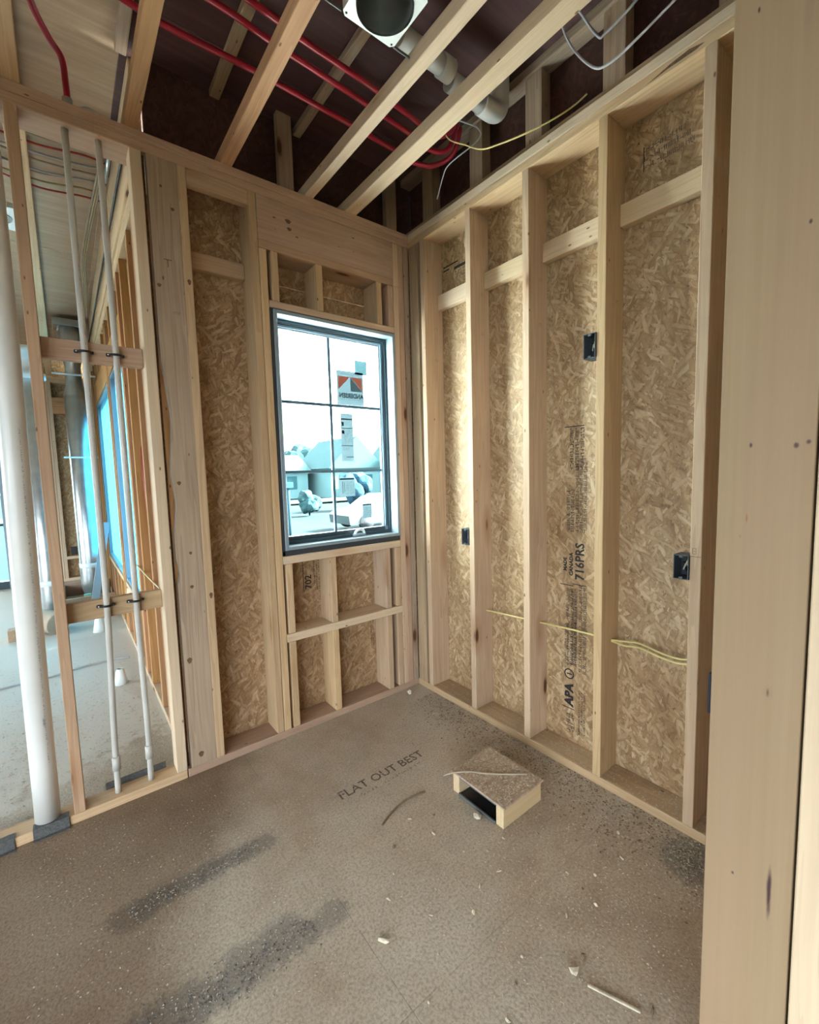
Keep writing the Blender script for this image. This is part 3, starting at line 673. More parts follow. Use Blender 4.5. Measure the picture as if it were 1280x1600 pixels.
board('frame', (-3.70, -3.66), (5.52, 5.62), (0.0, 2.27), VINYL, d1, axis='z'); board('frame', (-2.375, -2.335), (5.52, 5.62), (0.0, 2.27), VINYL, d1, axis='z')
board('frame', (-3.66, -2.375), (5.52, 5.62), (2.20, 2.27), VINYL, d1); board('frame', (-3.66, -2.375), (5.52, 5.62), (0.0, 0.10), SASH, d1)
board('pane', (-3.66, -2.375), (5.57, 5.575), (0.10, 2.20), GLASS, d1, ch=0)
board('muntin', (-3.66, -2.375), (5.555, 5.569), (1.44, 1.46), SASH, d1)

# ---- unseen outer walls of the house (with the openings that daylight comes through)
wl = struct('wall_left')
for y, z in (((-5, -4.86), (0, 3.15)), ((-4.86, -1.24), (2.30, 3.15)), ((-4.86, -1.24), (0, 0.20)), ((-1.24, 1.7), (0, 3.15)), ((4.3, 5.65), (0, 3.15)), ((1.7, 4.3), (2.35, 3.15)), ((1.7, 4.3), (0, 0.15))):
    board('osb_panel', (-6.02, -6.0), (y[0]+.001, y[1]-.001), z, OSB, wl, ch=0.001)
wz = struct('wall_rear')
for x, z in (((-6, -5.86), (0, 3.15)), ((-3.54, 0.15), (0, 3.15)), ((-5.86, -3.54), (2.30, 3.15)), ((-5.86, -3.54), (0, 0.20))):
    board('osb_panel', (x[0]+.001, x[1]-.001), (-5.02, -5.0), z, OSB, wz, ch=0.001)
board('osb_panel', (0.14, 0.16), (-5.0, -2.002), (0, 3.15), OSB, wz, ch=0.001)

# ---- ceiling: floor trusses and the deck above them
ce = struct('ceiling')
dxs = [-6.0, -3.84, -1.40, 0.152]; dys = [-5.0, -3.78, -2.56, -1.34, -0.12, 1.10, 2.32, 3.54, 5.65]
for i in range(3):
    for j in range(8):
        board('deck_sheet', (dxs[i]+0.001, dxs[i+1]-0.001), (dys[j]+0.001, dys[j+1]-0.001), (3.150, 3.170), DECK_SHADE if i == 2 and 1 <= j <= 4 else DECK, ce, ch=0.001)
board('rim_board', (-1.334, 0.1395), (0.118, 0.1395), (H+0.001, 3.149), RIM_SHADE, ce)
board('rim_board', (0.1205, 0.1395), (-4.99, 0.117), (H+0.001, 3.149), RIM_SHADE, ce)
def truss(x0, x1, ya, yb, m, webs=True, posts=True):
    t = empty('floor_truss', ((x0+x1)/2, ya, H), ce)
    board('bottom_chord', (x0, x1), (ya, yb), (H+0.0005, H+0.056), m, t, axis='y')
    board('top_chord', (x0+0.004, x1-0.004), (ya, yb), (3.118, 3.149), PINE_GREY, t, axis='y')  # darker pine here carries the shade up under the deck
    if webs:
        xm = (x0+x1)/2; y = yb-2.3; up = True; hw = min(0.036, (x1-x0)*0.8)
        while y > ya+0.45:
            a, b = (H+0.06, 3.096) if up else (3.096, H+0.06)
            beam('web', (xm, y, a), (xm, y-0.34, b), hw, 0.055, PINE, t, up=Vector((1, 0, 0)))
            y -= 0.36 if up else 0.46; up = not up
    return t
TM = [PINE, PINE_WARM, PINE_WARM, PINE_PALE, PINE_PALE]
truss(-1.800, -1.732, -4.9, 5.4, PINE, webs=False)
truss(-1.424, -1.376, -4.9, 0.117, PINE_WARM, webs=False)
truss(-1.060, -1.008, -4.9, 0.117, PINE_WARM)
truss(-0.655, -0.607, -4.9, 0.117, PINE_PALE)
truss(-0.424, -0.352, -4.9, 0.117, PINE_PALE)
for x in (-2.25, -2.75, -3.3, -3.9, -4.5, -5.1, -5.7): truss(x, x+0.05, -4.9, 5.4, PINE, webs=False)
# gable truss over the right wall: chord set back, flat webs
gt = empty('gable_truss', (0.09, 0.1, H), ce)
board('bottom_chord', (0.028, 0.118), (-4.9, 0.117), (H+0.001, H+0.038), PINE_GREY, gt, axis='y')
board('top_chord', (0.045, 0.118), (-4.9, 0.117), (3.11, 3.149), PINE_GREY, gt, axis='y')
for y in (-0.165, -0.545, -0.895, -1.262, -1.65, -2.05, -2.45):
    board('web', (0.055, 0.118), (y, y+0.088), (H+0.039, 3.109), PINE_GREY, gt, axis='z')
for x in (-0.765, -0.120): board('end_post', (x, x+0.075), (0.045, 0.083), (H+0.001, 3.149), PINE_GREY, ce, axis='z')

# ================================================================== THINGS
# ---- blocking boards in the stud bay at the left, with the two supply pipes strapped to them
for i, (z, m, lab) in enumerate(((1.840, PINE_RED, 'upper brown wooden block spanning the open stud bay behind the two thin pipes'), (0.800, PINE, 'lower wooden block with knots spanning the open stud bay behind the two thin pipes'))):
    b = board('pipe_backer', (-1.7475, -1.4135), (0.052, 0.088), (z, z+0.078), m, wb)
for i, (x, rt, lab) in enumerate(((-1.6145, 0.0115, 'thin off-white plastic pipe left of its twin in the open stud bay'), (-1.5105, 0.0115, 'thin off-white plastic pipe on the right, nearest the end stud of the open bay'))):
    p_ = empty('water_pipe', (x, 0.038, PT)); tag(p_, lab, 'pipe', None)
    xb = x-0.020 if i == 0 else x-0.002
    tube('pipe_run', [(xb, 0.038, PT+0.001), (xb+0.003, 0.038, 0.3), (x-0.002, 0.038, 0.85), (x, 0.038, 1.5), (x, 0.038, H-2*PT-0.002)], rt, PVC_GREY, p_, seg=14)
    tube('coupling', [(xb+0.001, 0.038, 0.14), (xb+0.002, 0.038, 0.20)], rt+0.004, PVC_GREY, p_, seg=14, smooth=1)
    bm = bmesh.new()
    quads('pipe_print', scrib(0, 0, 0.9, 0.006, 1, rn, 0.45), (x+0.006, 0.0279, 1.3), (0, 0, 1), (-1, 0, 0), PRINT, p_, kind='stuff')
for z, xs_, in ((1.876, (-1.6145, -1.5105)), (0.852, (-1.6175, -1.5125))):
    for k, x in enumerate(xs_):
        s_ = empty('pipe_clip', (x, 0.05, z))
        tag(s_, 'black plastic clip holding the %s thin pipe to the %s wooden block' % (('left', 'right')[k], 'upper' if z > 1.5 else 'lower'), 'clip')
        tube('band', [(x-0.022, 0.046, z), (x-0.017, 0.030, z), (x, 0.0235, z), (x+0.017, 0.030, z), (x+0.022, 0.046, z)], 0.0045, BLACKP, s_, seg=8)
        board('foot', (x-0.034, x-0.019), (0.041, 0.0515), (z-0.006, z+0.006), BLACKP, s_); board('foot', (x+0.019, x+0.030), (0.041, 0.0515), (z-0.006, z+0.006), BLACKP, s_)
        lathe('nail_head', [(0.0001, -0.0385), (0.003, -0.0385), (0.003, -0.0395), (0.0001, -0.040)], (x-0.027, 0.0, z), WHITEM, s_, 10, 'y').matrix_local = world_mw(s_, Matrix.Translation((x-0.027, 0.0405, z)) @ Matrix.Rotation(PI/2, 4, 'X') @ Matrix.Translation((0, 0, 0.039)))
# ---- big waste pipe
dp = empty('drain_pipe', (-1.868, 0.044, 0)); tag(dp, 'thick white plastic waste pipe standing at the left edge of the stud wall', 'pipe')
tube('pipe_run', [(-1.868, 0.044, 0.040), (-1.862, 0.044, 0.9), (-1.848, 0.044, 1.8), (-1.845, 0.044, H-2*PT-0.002)], 0.041, PVC, dp, seg=28, smooth=3)
quads('pipe_print', scrib(0, 0, 1.3, 0.007, 1, rn, 0.55), (-1.8445, 0.0065, 0.28), (0.012, 0, 1), (-1, 0, 0.012), PRINT, dp, lift=0.0012, kind='stuff')
quads('pipe_print', scrib(0, 0, 0.035, 0.018, 2, rn, 0.9), (-1.846, 0.0068, 0.43), (0.012, 0, 1), (-1, 0, 0.012), PRINT, dp, lift=0.0014, kind='stuff')
# ---- grey felt pieces at the plate
for x0, x1, lab in ((-1.913, -1.803, 'square grey felt pad over the bottom plate at the foot of the thick white pipe'), (-2.10, -1.966, 'dark grey felt pad over the bottom plate at the left edge of the photo')):
    bm = bmesh.new(); n_ = 8
    prof = [(0.030, PT+0.0045), (-0.0035, PT+0.0045), (-0.0045, PT*0.5), (-0.006, 0.003), (-0.022, 0.0022)]
    rows = [[bm.verts.new((x0+(x1-x0)*k/n_, y+rn.uniform(-1, 1)*0.0006, z+rn.uniform(0, 1)*0.0006)) for k in range(n_+1)] for y, z in prof]
    for a, b in zip(rows, rows[1:]):
        for k in range(n_): bm.faces.new((a[k], b[k], b[k+1], a[k+1]))
    bmesh.ops.recalc_face_normals(bm, faces=bm.faces)
    bmesh.ops.solidify(bm, geom=list(bm.faces), thickness=0.002)
    tag(add('felt_pad', fresh(bm, 'felt_pad'), FELT, None, Matrix.Identity(4)), lab, 'pad')
board_f = board('felt_strip', (-1.675, -1.445), (0.0935, 0.102), (0.0005, 0.062), FELT, None)
tag(board_f, 'long grey felt strip standing on edge behind the feet of the two thin pipes', 'strip')

# ---- electrical boxes
def ebox(y0, y1, z0, z1, lab, x0=-0.006, wires=True):
    e = empty('outlet_box', (0.02, (y0+y1)/2, z0)); tag(e, lab, 'electrical box')
    t = 0.003; xb = 0.062
    board('side_wall', (x0, xb), (y0, y0+t), (z0, z1), BOXBLUE, e, axis='z'); board('side_wall', (x0, xb), (y1-t, y1), (z0, z1), BOXBLUE, e, axis='z')
    board('end_wall', (x0, xb), (y0+t, y1-t), (z1-t, z1), BOXBLUE, e, axis='y'); board('end_wall', (x0, xb), (y0+t, y1-t), (z0, z0+t), BOXBLUE, e, axis='y')
    board('back', (xb-t, xb), (y0+t, y1-t), (z0+t, z1-t), BOXIN, e, axis='z')
    ym = (y0+y1)/2
    for zz in (z0+0.001, z1-0.010): board('screw_ear', (x0-0.001, x0+0.008), (ym-0.007, ym+0.007), (zz, zz+0.009), BOXBLUE, e)
    for k, (m, dy) in enumerate(((GREYC, -0.006), (BLACKC, 0.004), (YEL, -0.012))):
        tube('wire', [(xb-t, ym+dy, z0+0.02), (0.03, ym+dy-0.006, z0+0.045+0.008*k), (0.012, ym+dy-0.004, z0+0.055+0.006*k), (0.020, ym+dy+0.006, z0+0.032+0.006*k)], 0.0022, m, e, seg=6)
ebox(-1.1885, -1.137, 1.808, 1.905, 'high grey-blue outlet box with loose wires on the second stud from the right')
ebox(-0.467, -0.416, 0.962, 1.052, 'small dark outlet box low on the second stud from the corner')
ebox(-1.5445, -1.495, 0.960, 1.048, 'dark outlet box at mid height on the rightmost stud, nearest the foreground post')
sb = empty('switch_box', (-0.70, -1.830, 0.90)); tag(sb, 'dark box edge peeking out beside the big foreground post', 'electrical box')
board('box_body', (-0.7160, -0.66), (-1.8415, -1.8365), (0.86, 0.945), BOXIN, sb)

# ---- yellow cable through the right wall
yc = tube('yellow_cable', [(0.075, -0.52, 0.595), (0.085, -0.60, 0.596), (0.086, -0.75, 0.604), (0.084, -0.86, 0.612), (0.080, -0.95, 0.618), (0.078, -1.06, 0.625), (0.070, -1.20, 0.632)], 0.0042, YEL, None, seg=8, flat=0.6)
tag(yc, 'pale yellow cable threaded through the right wall studs between the second and fourth stud', 'cable')
for dz, lab in ((0.002, 'upper strand of the paired yellow cable in the rightmost stud bay'), (-0.016, 'lower strand of the paired yellow cable in the rightmost stud bay')):
    tag(tube('yellow_cable', [(0.070, -1.232, 0.632+dz*0.2), (0.085, -1.28, 0.634+dz), (0.093, -1.34, 0.640+dz), (0.088, -1.42, 0.628+dz), (0.080, -1.49, 0.628+dz), (0.070, -1.54, 0.645+dz)], 0.0042, YEL, None, seg=8, flat=0.6), lab, 'cable')

# ---- scrap wooden box on the floor
sbx = empty('scrap_box', (-0.38, -0.97, 0)); tag(sbx, 'small open-sided wooden box covered in sawdust on the floor', 'box')
def box_top_mat():
    N = NT('dusty_board'); tcn = N.n('ShaderNodeTexCoord'); P = tcn.outputs['Object']
    a = N.noise(P, 35, 5, 0.7); b = N.noise(P, 200, 3, 0.6)
    c = N.ramp(a, [(0.35, col(0.30, 0.20, 0.15)), (0.65, col(0.46, 0.36, 0.28))])
    c = N.mix(N.ramp(b, [(0.52, g(0)), (0.68, g(0.7))]), c, col(0.56, 0.47, 0.37))
    N.l(c, N.p.inputs['Base Color']); N.p.inputs['Roughness'].default_value = 0.9; N.bump(b, 0.5, 0.002); return N.m
BT = box_top_mat()
board('top_panel', (-0.511, -0.262), (-1.128, -0.835), (0.0905, 0.0985), BT, sbx, axis='x')
board('end_block', (-0.500, -0.262), (-1.115, -1.078), (0.001, 0.090), PINE_PALE, sbx, axis='x')
board('end_block', (-0.500, -0.262), (-0.876, -0.840), (0.001, 0.090), PINE_PALE, sbx, axis='x')
board('bottom_panel', (-0.497, -0.264), (-1.0775, -0.8765), (0.001, 0.009), BLACKP, sbx)
board('back_panel', (-0.276, -0.264), (-1.0775, -0.8765), (0.010, 0.090), BLACKP, sbx)
board('metal_edge', (-0.508, -0.4975), (-1.0775, -0.8765), (0.001, 0.013), GALV_IN, sbx); board('metal_edge', (-0.502, -0.492), (-1.0775, -0.8765), (0.076, 0.090), GALV_IN, sbx)
# thin off-cut laid over the box
tag(tube('wood_strip', [(-0.560, -0.846, 0.100), (-0.53, -0.862, 0.105), (-0.47, -0.905, 0.1075), (-0.42, -0.955, 0.1035), (-0.36, -1.01, 0.1025), (-0.29, -1.068, 0.1025)], 0.0036, WRAP, None, seg=6, flat=0.5), 'thin curved wood strip lying across the top of the scrap box', 'wood strip')
tag(tube('wood_strip', [(-0.845, -0.800, 0.003), (-0.78, -0.775, 0.005), (-0.70, -0.762, 0.008), (-0.60, -0.770, 0.004)], 0.004, CHIPD, None, seg=6, flat=0.6), 'thin curved brown wood strip on the floor left of the scrap box', 'wood strip')
tag(beam('wood_strip', (-0.728, -1.590, 0.004), (-0.680, -1.705, 0.004), 0.008, 0.005, CHIP), 'straight pale wood sliver on the floor near the bottom right', 'wood strip')

# ---- wood chips and bits
def chip_mesh(sx, sy, sz, rnd):
    bm = bmesh.new(); bmesh.ops.create_icosphere(bm, subdivisions=1, radius=1.0)
    for v in bm.verts:
        k = rnd.uniform(0.6, 1.15); v.co = Vector((v.co.x*sx*k, v.co.y*sy*k, max(v.co.z, -0.4)*sz*k))
    mn = min(v.co.z for v in bm.verts)
    for v in bm.verts: v.co.z -= mn
    return fresh(bm, 'chip')
rnd = random.Random(9)
named = [(-0.130, -0.062, 0.020, 0.016, 0.022, CHIP, 'cube-like pale wood offcut on the floor in the room corner'),
         (-0.532, -1.012, 0.020, 0.017, 0.016, CHIP, 'large pale wood chip on the floor in front of the scrap box'),
         (-0.728, -1.552, 0.016, 0.012, 0.018, CHIP, 'rounded pale wood chip near the bottom right above the straight sliver'),
         (-0.676, -1.545, 0.010, 0.008, 0.010, CHIPD, 'small dark wood chip beside the rounded pale one'),
         (-0.655, -1.722, 0.016, 0.005, 0.006, CHIPD, 'dark splinter touching the end of the straight pale sliver'),
         (-1.081, -1.155, 0.022, 0.007, 0.008, CHIP, 'long pale splinter alone in the bottom centre of the floor'),
         (-0.160, -0.340, 0.030, 0.022, 0.002, CHIP, 'flat white paint fleck on the floor by the right wall corner')]
for x, y, a, b, c_, m, lab in named:
    tag(add('wood_chip', chip_mesh(a, b, c_, rnd), m, None, Matrix.Translation((x, y, 0.0005)) @ Matrix.Rotation(rnd.uniform(0, 6), 4, 'Z')), lab, 'wood chip')
protos = []
for k in range(6):
    me = chip_mesh(0.008*rnd.uniform(0.7, 1.3), 0.005*rnd.uniform(0.6, 1.3), 0.005*rnd.uniform(0.6, 1.2), rnd); me.materials.append(CHIP if k < 5 else CHIPD); protos.append(me)
spots = [(-0.98, -1.28), (-0.93, -1.18), (-0.83, -1.27), (-0.72, -1.22), (-0.80, -1.42), (-0.86, -1.45), (-0.62, -1.12), (-0.66, -1.20), (-0.55, -1.16), (-0.47, -1.36), (-0.40, -1.42), (-0.33, -1.40), (-0.24, -1.52), (-0.27, -1.46), (-0.20, -1.38),
         (-0.98, -1.05), (-0.92, -0.98), (-0.88, -0.93), (-0.76, -0.86), (-0.70, -0.95), (-0.95, -1.50), (-1.02, -1.48), (-1.08, -1.35), (-0.85, -1.60), (-0.93, -1.66), (-0.60, -1.45), (-0.52, -1.50), (-0.75, -1.68), (-0.70, -1.08), (-0.64, -0.90)]
for k, (x, y) in enumerate(spots):
    o = link('small_wood_chip', protos[k % 6]); o.location = (x+rnd.uniform(-.02, .02), y+rnd.uniform(-.02, .02), 0.0006); o.rotation_euler = (0, 0, rnd.uniform(0, 6)); s_ = rnd.uniform(0.7, 1.3); o.scale = (s_, s_, s_)
    tag(o, 'tiny pale wood chip scattered on the dusty floor', 'wood chip', 'tiny wood chips scattered on the floor')
# sawdust: flakes nobody could count
def flakes(name, n, fn, size, m, lab):
    vs, fs = [], []
    for _ in range(n):
        x, y, z = fn(); s_ = size*rnd.uniform(0.4, 1.6); a = rnd.uniform(0, PI); q = rnd.uniform(0.3, 0.8)
        cx_, sy_ = math.cos(a)*s_, math.sin(a)*s_; px, py = -math.sin(a)*s_*q, math.cos(a)*s_*q
        b = len(vs); h1, h2 = rnd.uniform(0.0006, 0.0025), rnd.uniform(0.0006, 0.0025)
        vs += [(x-cx_, y-sy_, z+0.0006), (x+px, y+py, z+h1), (x+cx_, y+sy_, z+0.0008), (x-px, y-py, z+h2)]; fs.append((b, b+1, b+2, b+3))
    me = bpy.data.meshes.new(name); me.from_pydata(vs, [], fs)
    o = link(name, me, m); tag(o, lab, 'debris', None, 'stuff'); return o
def f_wide():
    while True:
        x = rnd.uniform(-1.9, -0.02); y = rnd.uniform(-2.0, -0.02)
        d = mnoise.noise(Vector((x*2.3, y*2.3, 1.7)))*0.5+0.5
        w_ = 0.15 + 0.85*max(0, 1-math.hypot((x+0.55)/0.7, (y+1.1)/0.75))
        if rnd.random() < w_*d*1.3: return x, y, 0.0
flakes('sawdust', 9000, f_wide, 0.0027, DUST, 'pale sawdust scattered over the room floor')
def f_right():
    x = -abs(rnd.gauss(0, 0.13))-0.003; y = rnd.uniform(-1.85, -0.15)
    if -0.54 < x < -0.24 and -1.14 < y < -0.82: x = -0.1*rnd.random()-0.003
    return x, y, 0.0
flakes('sawdust', 3800, f_right, 0.0040, DUST, 'coarse sawdust heaped along the foot of the right wall')
flakes('sawdust', 1500, lambda: (rnd.uniform(0.004, 0.13), rnd.uniform(-1.82, -0.2), PT), 0.0035, DUST, 'sawdust lying on the bottom plate of the right wall')
flakes('mulch_debris', 2200, f_right, 0.0045, CHIPD, 'brown splinters heaped along the foot of the right wall')
flakes('sawdust', 1300, lambda: (rnd.uniform(-0.505, -0.27), rnd.uniform(-1.12, -0.84), 0.0985), 0.0042, CHIP, 'sawdust on top of the scrap box')
def f_strip():
    k = rnd.random()
    if k < 0.3: return rnd.uniform(-1.66, -1.25), -0.58+rnd.gauss(0, 0.022), 0
    if k < 0.75:
        x = rnd.uniform(-1.78, -1.22); return x, -0.975+rnd.gauss(0, 0.028 + (0.02 if x < -1.6 else 0)), 0
    return -0.10+rnd.gauss(0, 0.04), -1.615+rnd.gauss(0, 0.035), 0
flakes('dark_debris', 1500, f_strip, 0.0032, GREYD, 'dark grey crumbs along the worn underlay marks on the floor')
flakes('pale_debris', 700, f_strip, 0.0026, DUST, 'pale flecks mixed into the worn underlay marks on the floor')
flakes('sawdust', 3500, lambda: (rnd.uniform(-2.3, -1.38), 0.15+abs(rnd.gauss(0, 1.3)), 0.0), 0.005, DUST, 'sawdust on the bright floor of the next room')

# ---- red pex tubes in the ceiling
def pex(pts, lab, r=0.0115): tag(tube('red_water_tube', pts, r, REDPEX, None, seg=10), lab, 'pipe')
pex([(-1.95, -0.40, 2.95), (-1.46, -0.335, 2.95), (-1.322, -0.317, 2.95), (-1.00, -0.326, 2.95), (-0.60, -0.317, 2.95), (-0.30, -0.308, 2.945), (-0.20, -0.315, 2.93), (-0.10, -0.36, 2.93), (-0.05, -0.45, 2.96), (-0.05, -0.50, 3.05)], 'red plastic tube in the ceiling nearest the window wall, ending in a loop')
pex([(-1.95, -0.52, 2.95), (-1.210, -0.499, 2.95), (-1.008, -0.480, 2.95), (-0.611, -0.455, 2.95), (-0.33, -0.442, 2.94), (-0.20, -0.43, 2.93), (-0.11, -0.47, 2.94), (-0.09, -0.52, 3.04)], 'middle one of the three red plastic tubes crossing the ceiling joists')
pex([(-1.95, -0.62, 2.95), (-1.108, -0.574, 2.95), (-0.917, -0.553, 2.95), (-0.601, -0.537, 2.95), (-0.33, -0.51, 2.945), (-0.22, -0.50, 2.94), (-0.15, -0.54, 2.97), (-0.14, -0.56, 3.06)], 'red plastic tube in the ceiling farthest from the window wall')
pex([(-1.70, -0.35, 3.06), (-1.690, -0.10, 3.02), (-1.642, 0.03, 3.0), (-1.602, 0.085, 2.98), (-1.595, 0.10, 2.90), (-1.594, 0.10, 2.85)], 'short red tube bending down over the left stud bay')
tag(tube('tube_sleeve', [(-1.594, 0.10, 2.847), (-1.594, 0.10, 2.80), (-1.594, 0.10, H+0.002)], 0.017, PVC_GREY, None, seg=12, smooth=1), 'grey sleeve on the top plate into which the short red tube drops', 'pipe')

# ---- white pvc vent pieces among the joists
v1 = empty('vent_pipe', (-0.45, -0.74, 2.98)); tag(v1, 'short white plastic pipe end between the third and fourth joist', 'pipe')
tube('pipe_run', [(-0.60, -0.735, 3.0), (-0.345, -0.735, 3.0)], 0.036, PVC, v1, seg=24, smooth=1)
lathe('coupling', [(0.0365, 0), (0.042, 0), (0.042, 0.055), (0.0365, 0.055)], (-0.395, -0.735, 3.0), PVC, v1, 24, 'x')
v2 = empty('vent_elbow', (-0.1, -0.72, 2.98)); tag(v2, 'white plastic pipe elbow turning upward beside the right wall plate', 'pipe')
tube('pipe_run', [(-0.33, -0.715, 2.985), (-0.12, -0.715, 2.985)], 0.038, PVC, v2, seg=24, smooth=1)
tube('elbow', [(-0.14, -0.715, 2.985), (-0.075, -0.715, 2.985), (-0.035, -0.715, 2.998), (-0.014, -0.715, 3.03), (-0.010, -0.715, 3.09), (-0.010, -0.715, 3.148)], 0.043, PVC, v2, seg=24, smooth=5)

# ---- exhaust boot between the joists
rb = empty('duct_boot', (-0.83, -0.96, 2.80)); tag(rb, 'white square metal boot with round grey duct opening between two joists', 'duct boot')
x0, x1, y0, y1, r0 = -0.925, -0.728, -1.050, -0.853, 0.090
cx_, cy_ = (x0+x1)/2, (y0+y1)/2; bm = bmesh.new(); seg = 48; inn, outr = [], []
for k in range(seg):
    a = 2*PI*(k+0.5)/seg; c_, s_ = math.cos(a), math.sin(a); t = min((x1-x0)/2/max(abs(c_), 1e-6), (y1-y0)/2/max(abs(s_), 1e-6))
    if k % 12 == 5 or k % 12 == 6: t = (x1-x0)/2/max(abs(c_), abs(s_))
    inn.append((cx_+c_*r0, cy_+s_*r0)); outr.append((cx_+c_*t, cy_+s_*t))
vi = [bm.verts.new((x, y, 2.800)) for x, y in inn]; vo = [bm.verts.new((x, y, 2.800)) for x, y in outr]; vh = [bm.verts.new((x, y, 2.835)) for x, y in outr]
vi2 = [bm.verts.new((cx_+(x-cx_)*1.0, cy_+(y-cy_), 2.796)) for x, y in inn]
for k in range(seg):
    j = (k+1) % seg; bm.faces.new((vi[k], vi[j], vo[j], vo[k])); bm.faces.new((vo[k], vo[j], vh[j], vh[k]))
add('flange', fresh(bm, 'flange'), WHITEM, rb, Matrix.Identity(4))
lathe('collar', [(r0-0.001, 2.795), (r0, 2.796), (r0-0.002, 2.80), (r0-0.003, 2.93)], (cx_, cy_, 0), GALV, rb, 40)
lathe('inner_duct', [(r0-0.004, 2.80), (r0-0.006, 2.95), (0.02, 2.955), (0.0001, 2.955)], (cx_, cy_, 0), GALV_IN, rb, 40)
board('damper', (cx_-0.01, cx_+0.035), (cy_+0.02, cy_+0.06), (2.93, 2.945), BLACKP, rb)
for k, (a, b) in enumerate(((x0+0.012, y1-0.012), (x1-0.012, y1-0.012))): lathe('screw_hole', [(0.0001, 2.7985), (0.0035, 2.7985), (0.0035, 2.7995)], (a, b, 0), BLACKP, rb, 10)
for x in ((-1.007, x0), (x1, -0.656)): board('hanger_bar', x, (y1-0.006, y1-0.001), (2.802, 2.812), GALV_IN, rb)
tube('duct_tail', [(x0-0.002, -0.93, 2.90), (-1.0, -0.93, 2.90)], 0.05, GALV, rb, seg=20, smooth=1)

# ---- loose cables by the ceiling
tag(tube('yellow_cable', [(-0.20, -0.52, 2.99), (-0.165, -0.535, 2.93), (-0.12, -0.60, 2.885), (-0.10, -0.68, 2.83), (-0.09, -0.78, 2.80), (-0.05, -0.90, 2.795), (0.0, -0.99, 2.815), (0.05, -1.05, 2.85), (0.052, -1.11, 2.86)], 0.0042, YEL, None, seg=8, flat=0.6), 'yellow cable sagging in a curve from the last joist to the right wall top', 'cable')
tag(tube('wire_loop', [(-0.16, -0.53, 3.03), (-0.13, -0.60, 2.98), (-0.10, -0.66, 2.93), (-0.10, -0.66, 2.88), (-0.13, -0.50, 2.850), (-0.10, -0.42, 2.84), (-0.03, -0.30, 2.82)], 0.0028, GREYC, None, seg=6), 'thin grey wire hanging in a loop near the red tubes', 'cable')
for pts, lab in (([(-0.10, -1.08, 3.10), (-0.06, -1.085, 3.03), (-0.05, -1.135, 2.93), (-0.048, -1.20, 2.845), (-0.046, -1.25, 2.825), (-0.045, -1.32, 2.83), (-0.045, -1.45, 2.86), (-0.045, -1.60, 2.90), (-0.045, -1.75, 2.93)], 'lower grey cable sagging above the top plate at upper right'),
                 ([(-0.12, -1.12, 3.13), (-0.07, -1.15, 3.06), (-0.05, -1.21, 2.945), (-0.048, -1.24, 2.935), (-0.045, -1.33, 2.955), (-0.045, -1.46, 3.00), (-0.045, -1.62, 3.04)], 'upper grey cable sagging above the top plate at upper right')):
    tag(tube('grey_cable', pts, 0.0045, GREYC, None, seg=8), lab, 'cable')

# ---- next room: ducts, cables, floor opening
def duct(x, y, lab, flip):
    d = empty('round_duct', (x, y, 0.0)); tag(d, lab, 'duct')
    lathe('duct_pipe', [(0.105, 0.42), (0.105, 2.30), (0.103, 2.301)], (x, y, 0), GALV, d, 40)
    lathe('seam_collar', [(0.106, 0.40), (0.110, 0.405), (0.110, 0.445), (0.106, 0.45)], (x, y, 0), WHITEM, d, 40)
    bm = bmesh.new(); tube_bm(bm, [(x, y, 0.40), (x, y, 0.22), (x+0.02*flip, y+0.03, 0.12), (x+0.06*flip, y+0.08, 0.03), (x+0.08*flip, y+0.12, -0.02)], 0.107, 32, 3, False)
    add('elbow', fresh(bm, 'elbow'), GALV, d, Matrix.Identity(4))
    return d
d_ = duct(-1.900, 3.2, 'left galvanised round duct standing in the next room', -1)
lathe('top_collar', [(0.105, 2.30), (0.125, 2.31), (0.125, 2.36), (0.10, 2.37), (0.10, 2.52), (0.13, 2.53), (0.13, 2.58), (0.0001, 2.585)], (-1.900, 3.2, 0), WHITEM, d_, 36)
d_ = duct(-1.545, 4.0, 'right galvanised round duct with a faceted top fitting in the next room', 1)
lathe('reducer', [(0.105, 2.30), (0.075, 2.42), (0.072, 2.62), (0.11, 2.80), (0.12, 2.95), (0.10, 3.03), (0.0001, 3.04)], (-1.548, 4.0, 0), GALV, d_, 12)
board('top_boot', (-1.69, -1.40), (3.90, 4.15), (3.03, 3.10), GALV, d_)
for z, y, x0_, x1_, lab in ((1.62, 3.86, -1.70, -1.40, 'thin metal strap across the right round duct at mid height'), (2.50, 3.86, -1.735, -1.3595, 'thin metal strap near the ceiling crossing the right round duct')):
    tag(board('duct_strap', (x0_, x1_), (y, y+0.004), (z, z+0.018), WHITEM, None), lab, 'strap')
# framed floor opening the ducts go down through
op = empty('opening_curb', (-1.6, 3.9, 0)); tag(op, 'low reddish lumber curb round a floor opening in the next room', 'curb')
board('curb_board', (-1.84, -1.362), (3.62, 3.658), (0.001, 0.14), PINE_RED, op); board('curb_board', (-1.84, -1.362), (4.45, 4.488), (0.001, 0.14), PINE_RED, op)
board('curb_board', (-1.84, -1.80), (3.659, 4.449), (0.001, 0.14), PINE_RED, op); board('platform', (-1.799, -1.362), (3.659, 3.80), (0.085, 0.105), DECK, op)
tag(beam('white_trim_board', (-1.578, 3.38, 0.012), (-1.395, 3.62, 0.92), 0.07, 0.015, VINYL, None, up=Vector((0, 1, 0))), 'white trim board leaning against the studs in the next room', 'trim board')
tc_ = empty('wrapped_boot', (-1.93, 3.0, 0)); tag(tc_, 'brown wrapped round duct boot on the floor below the left duct', 'duct boot')
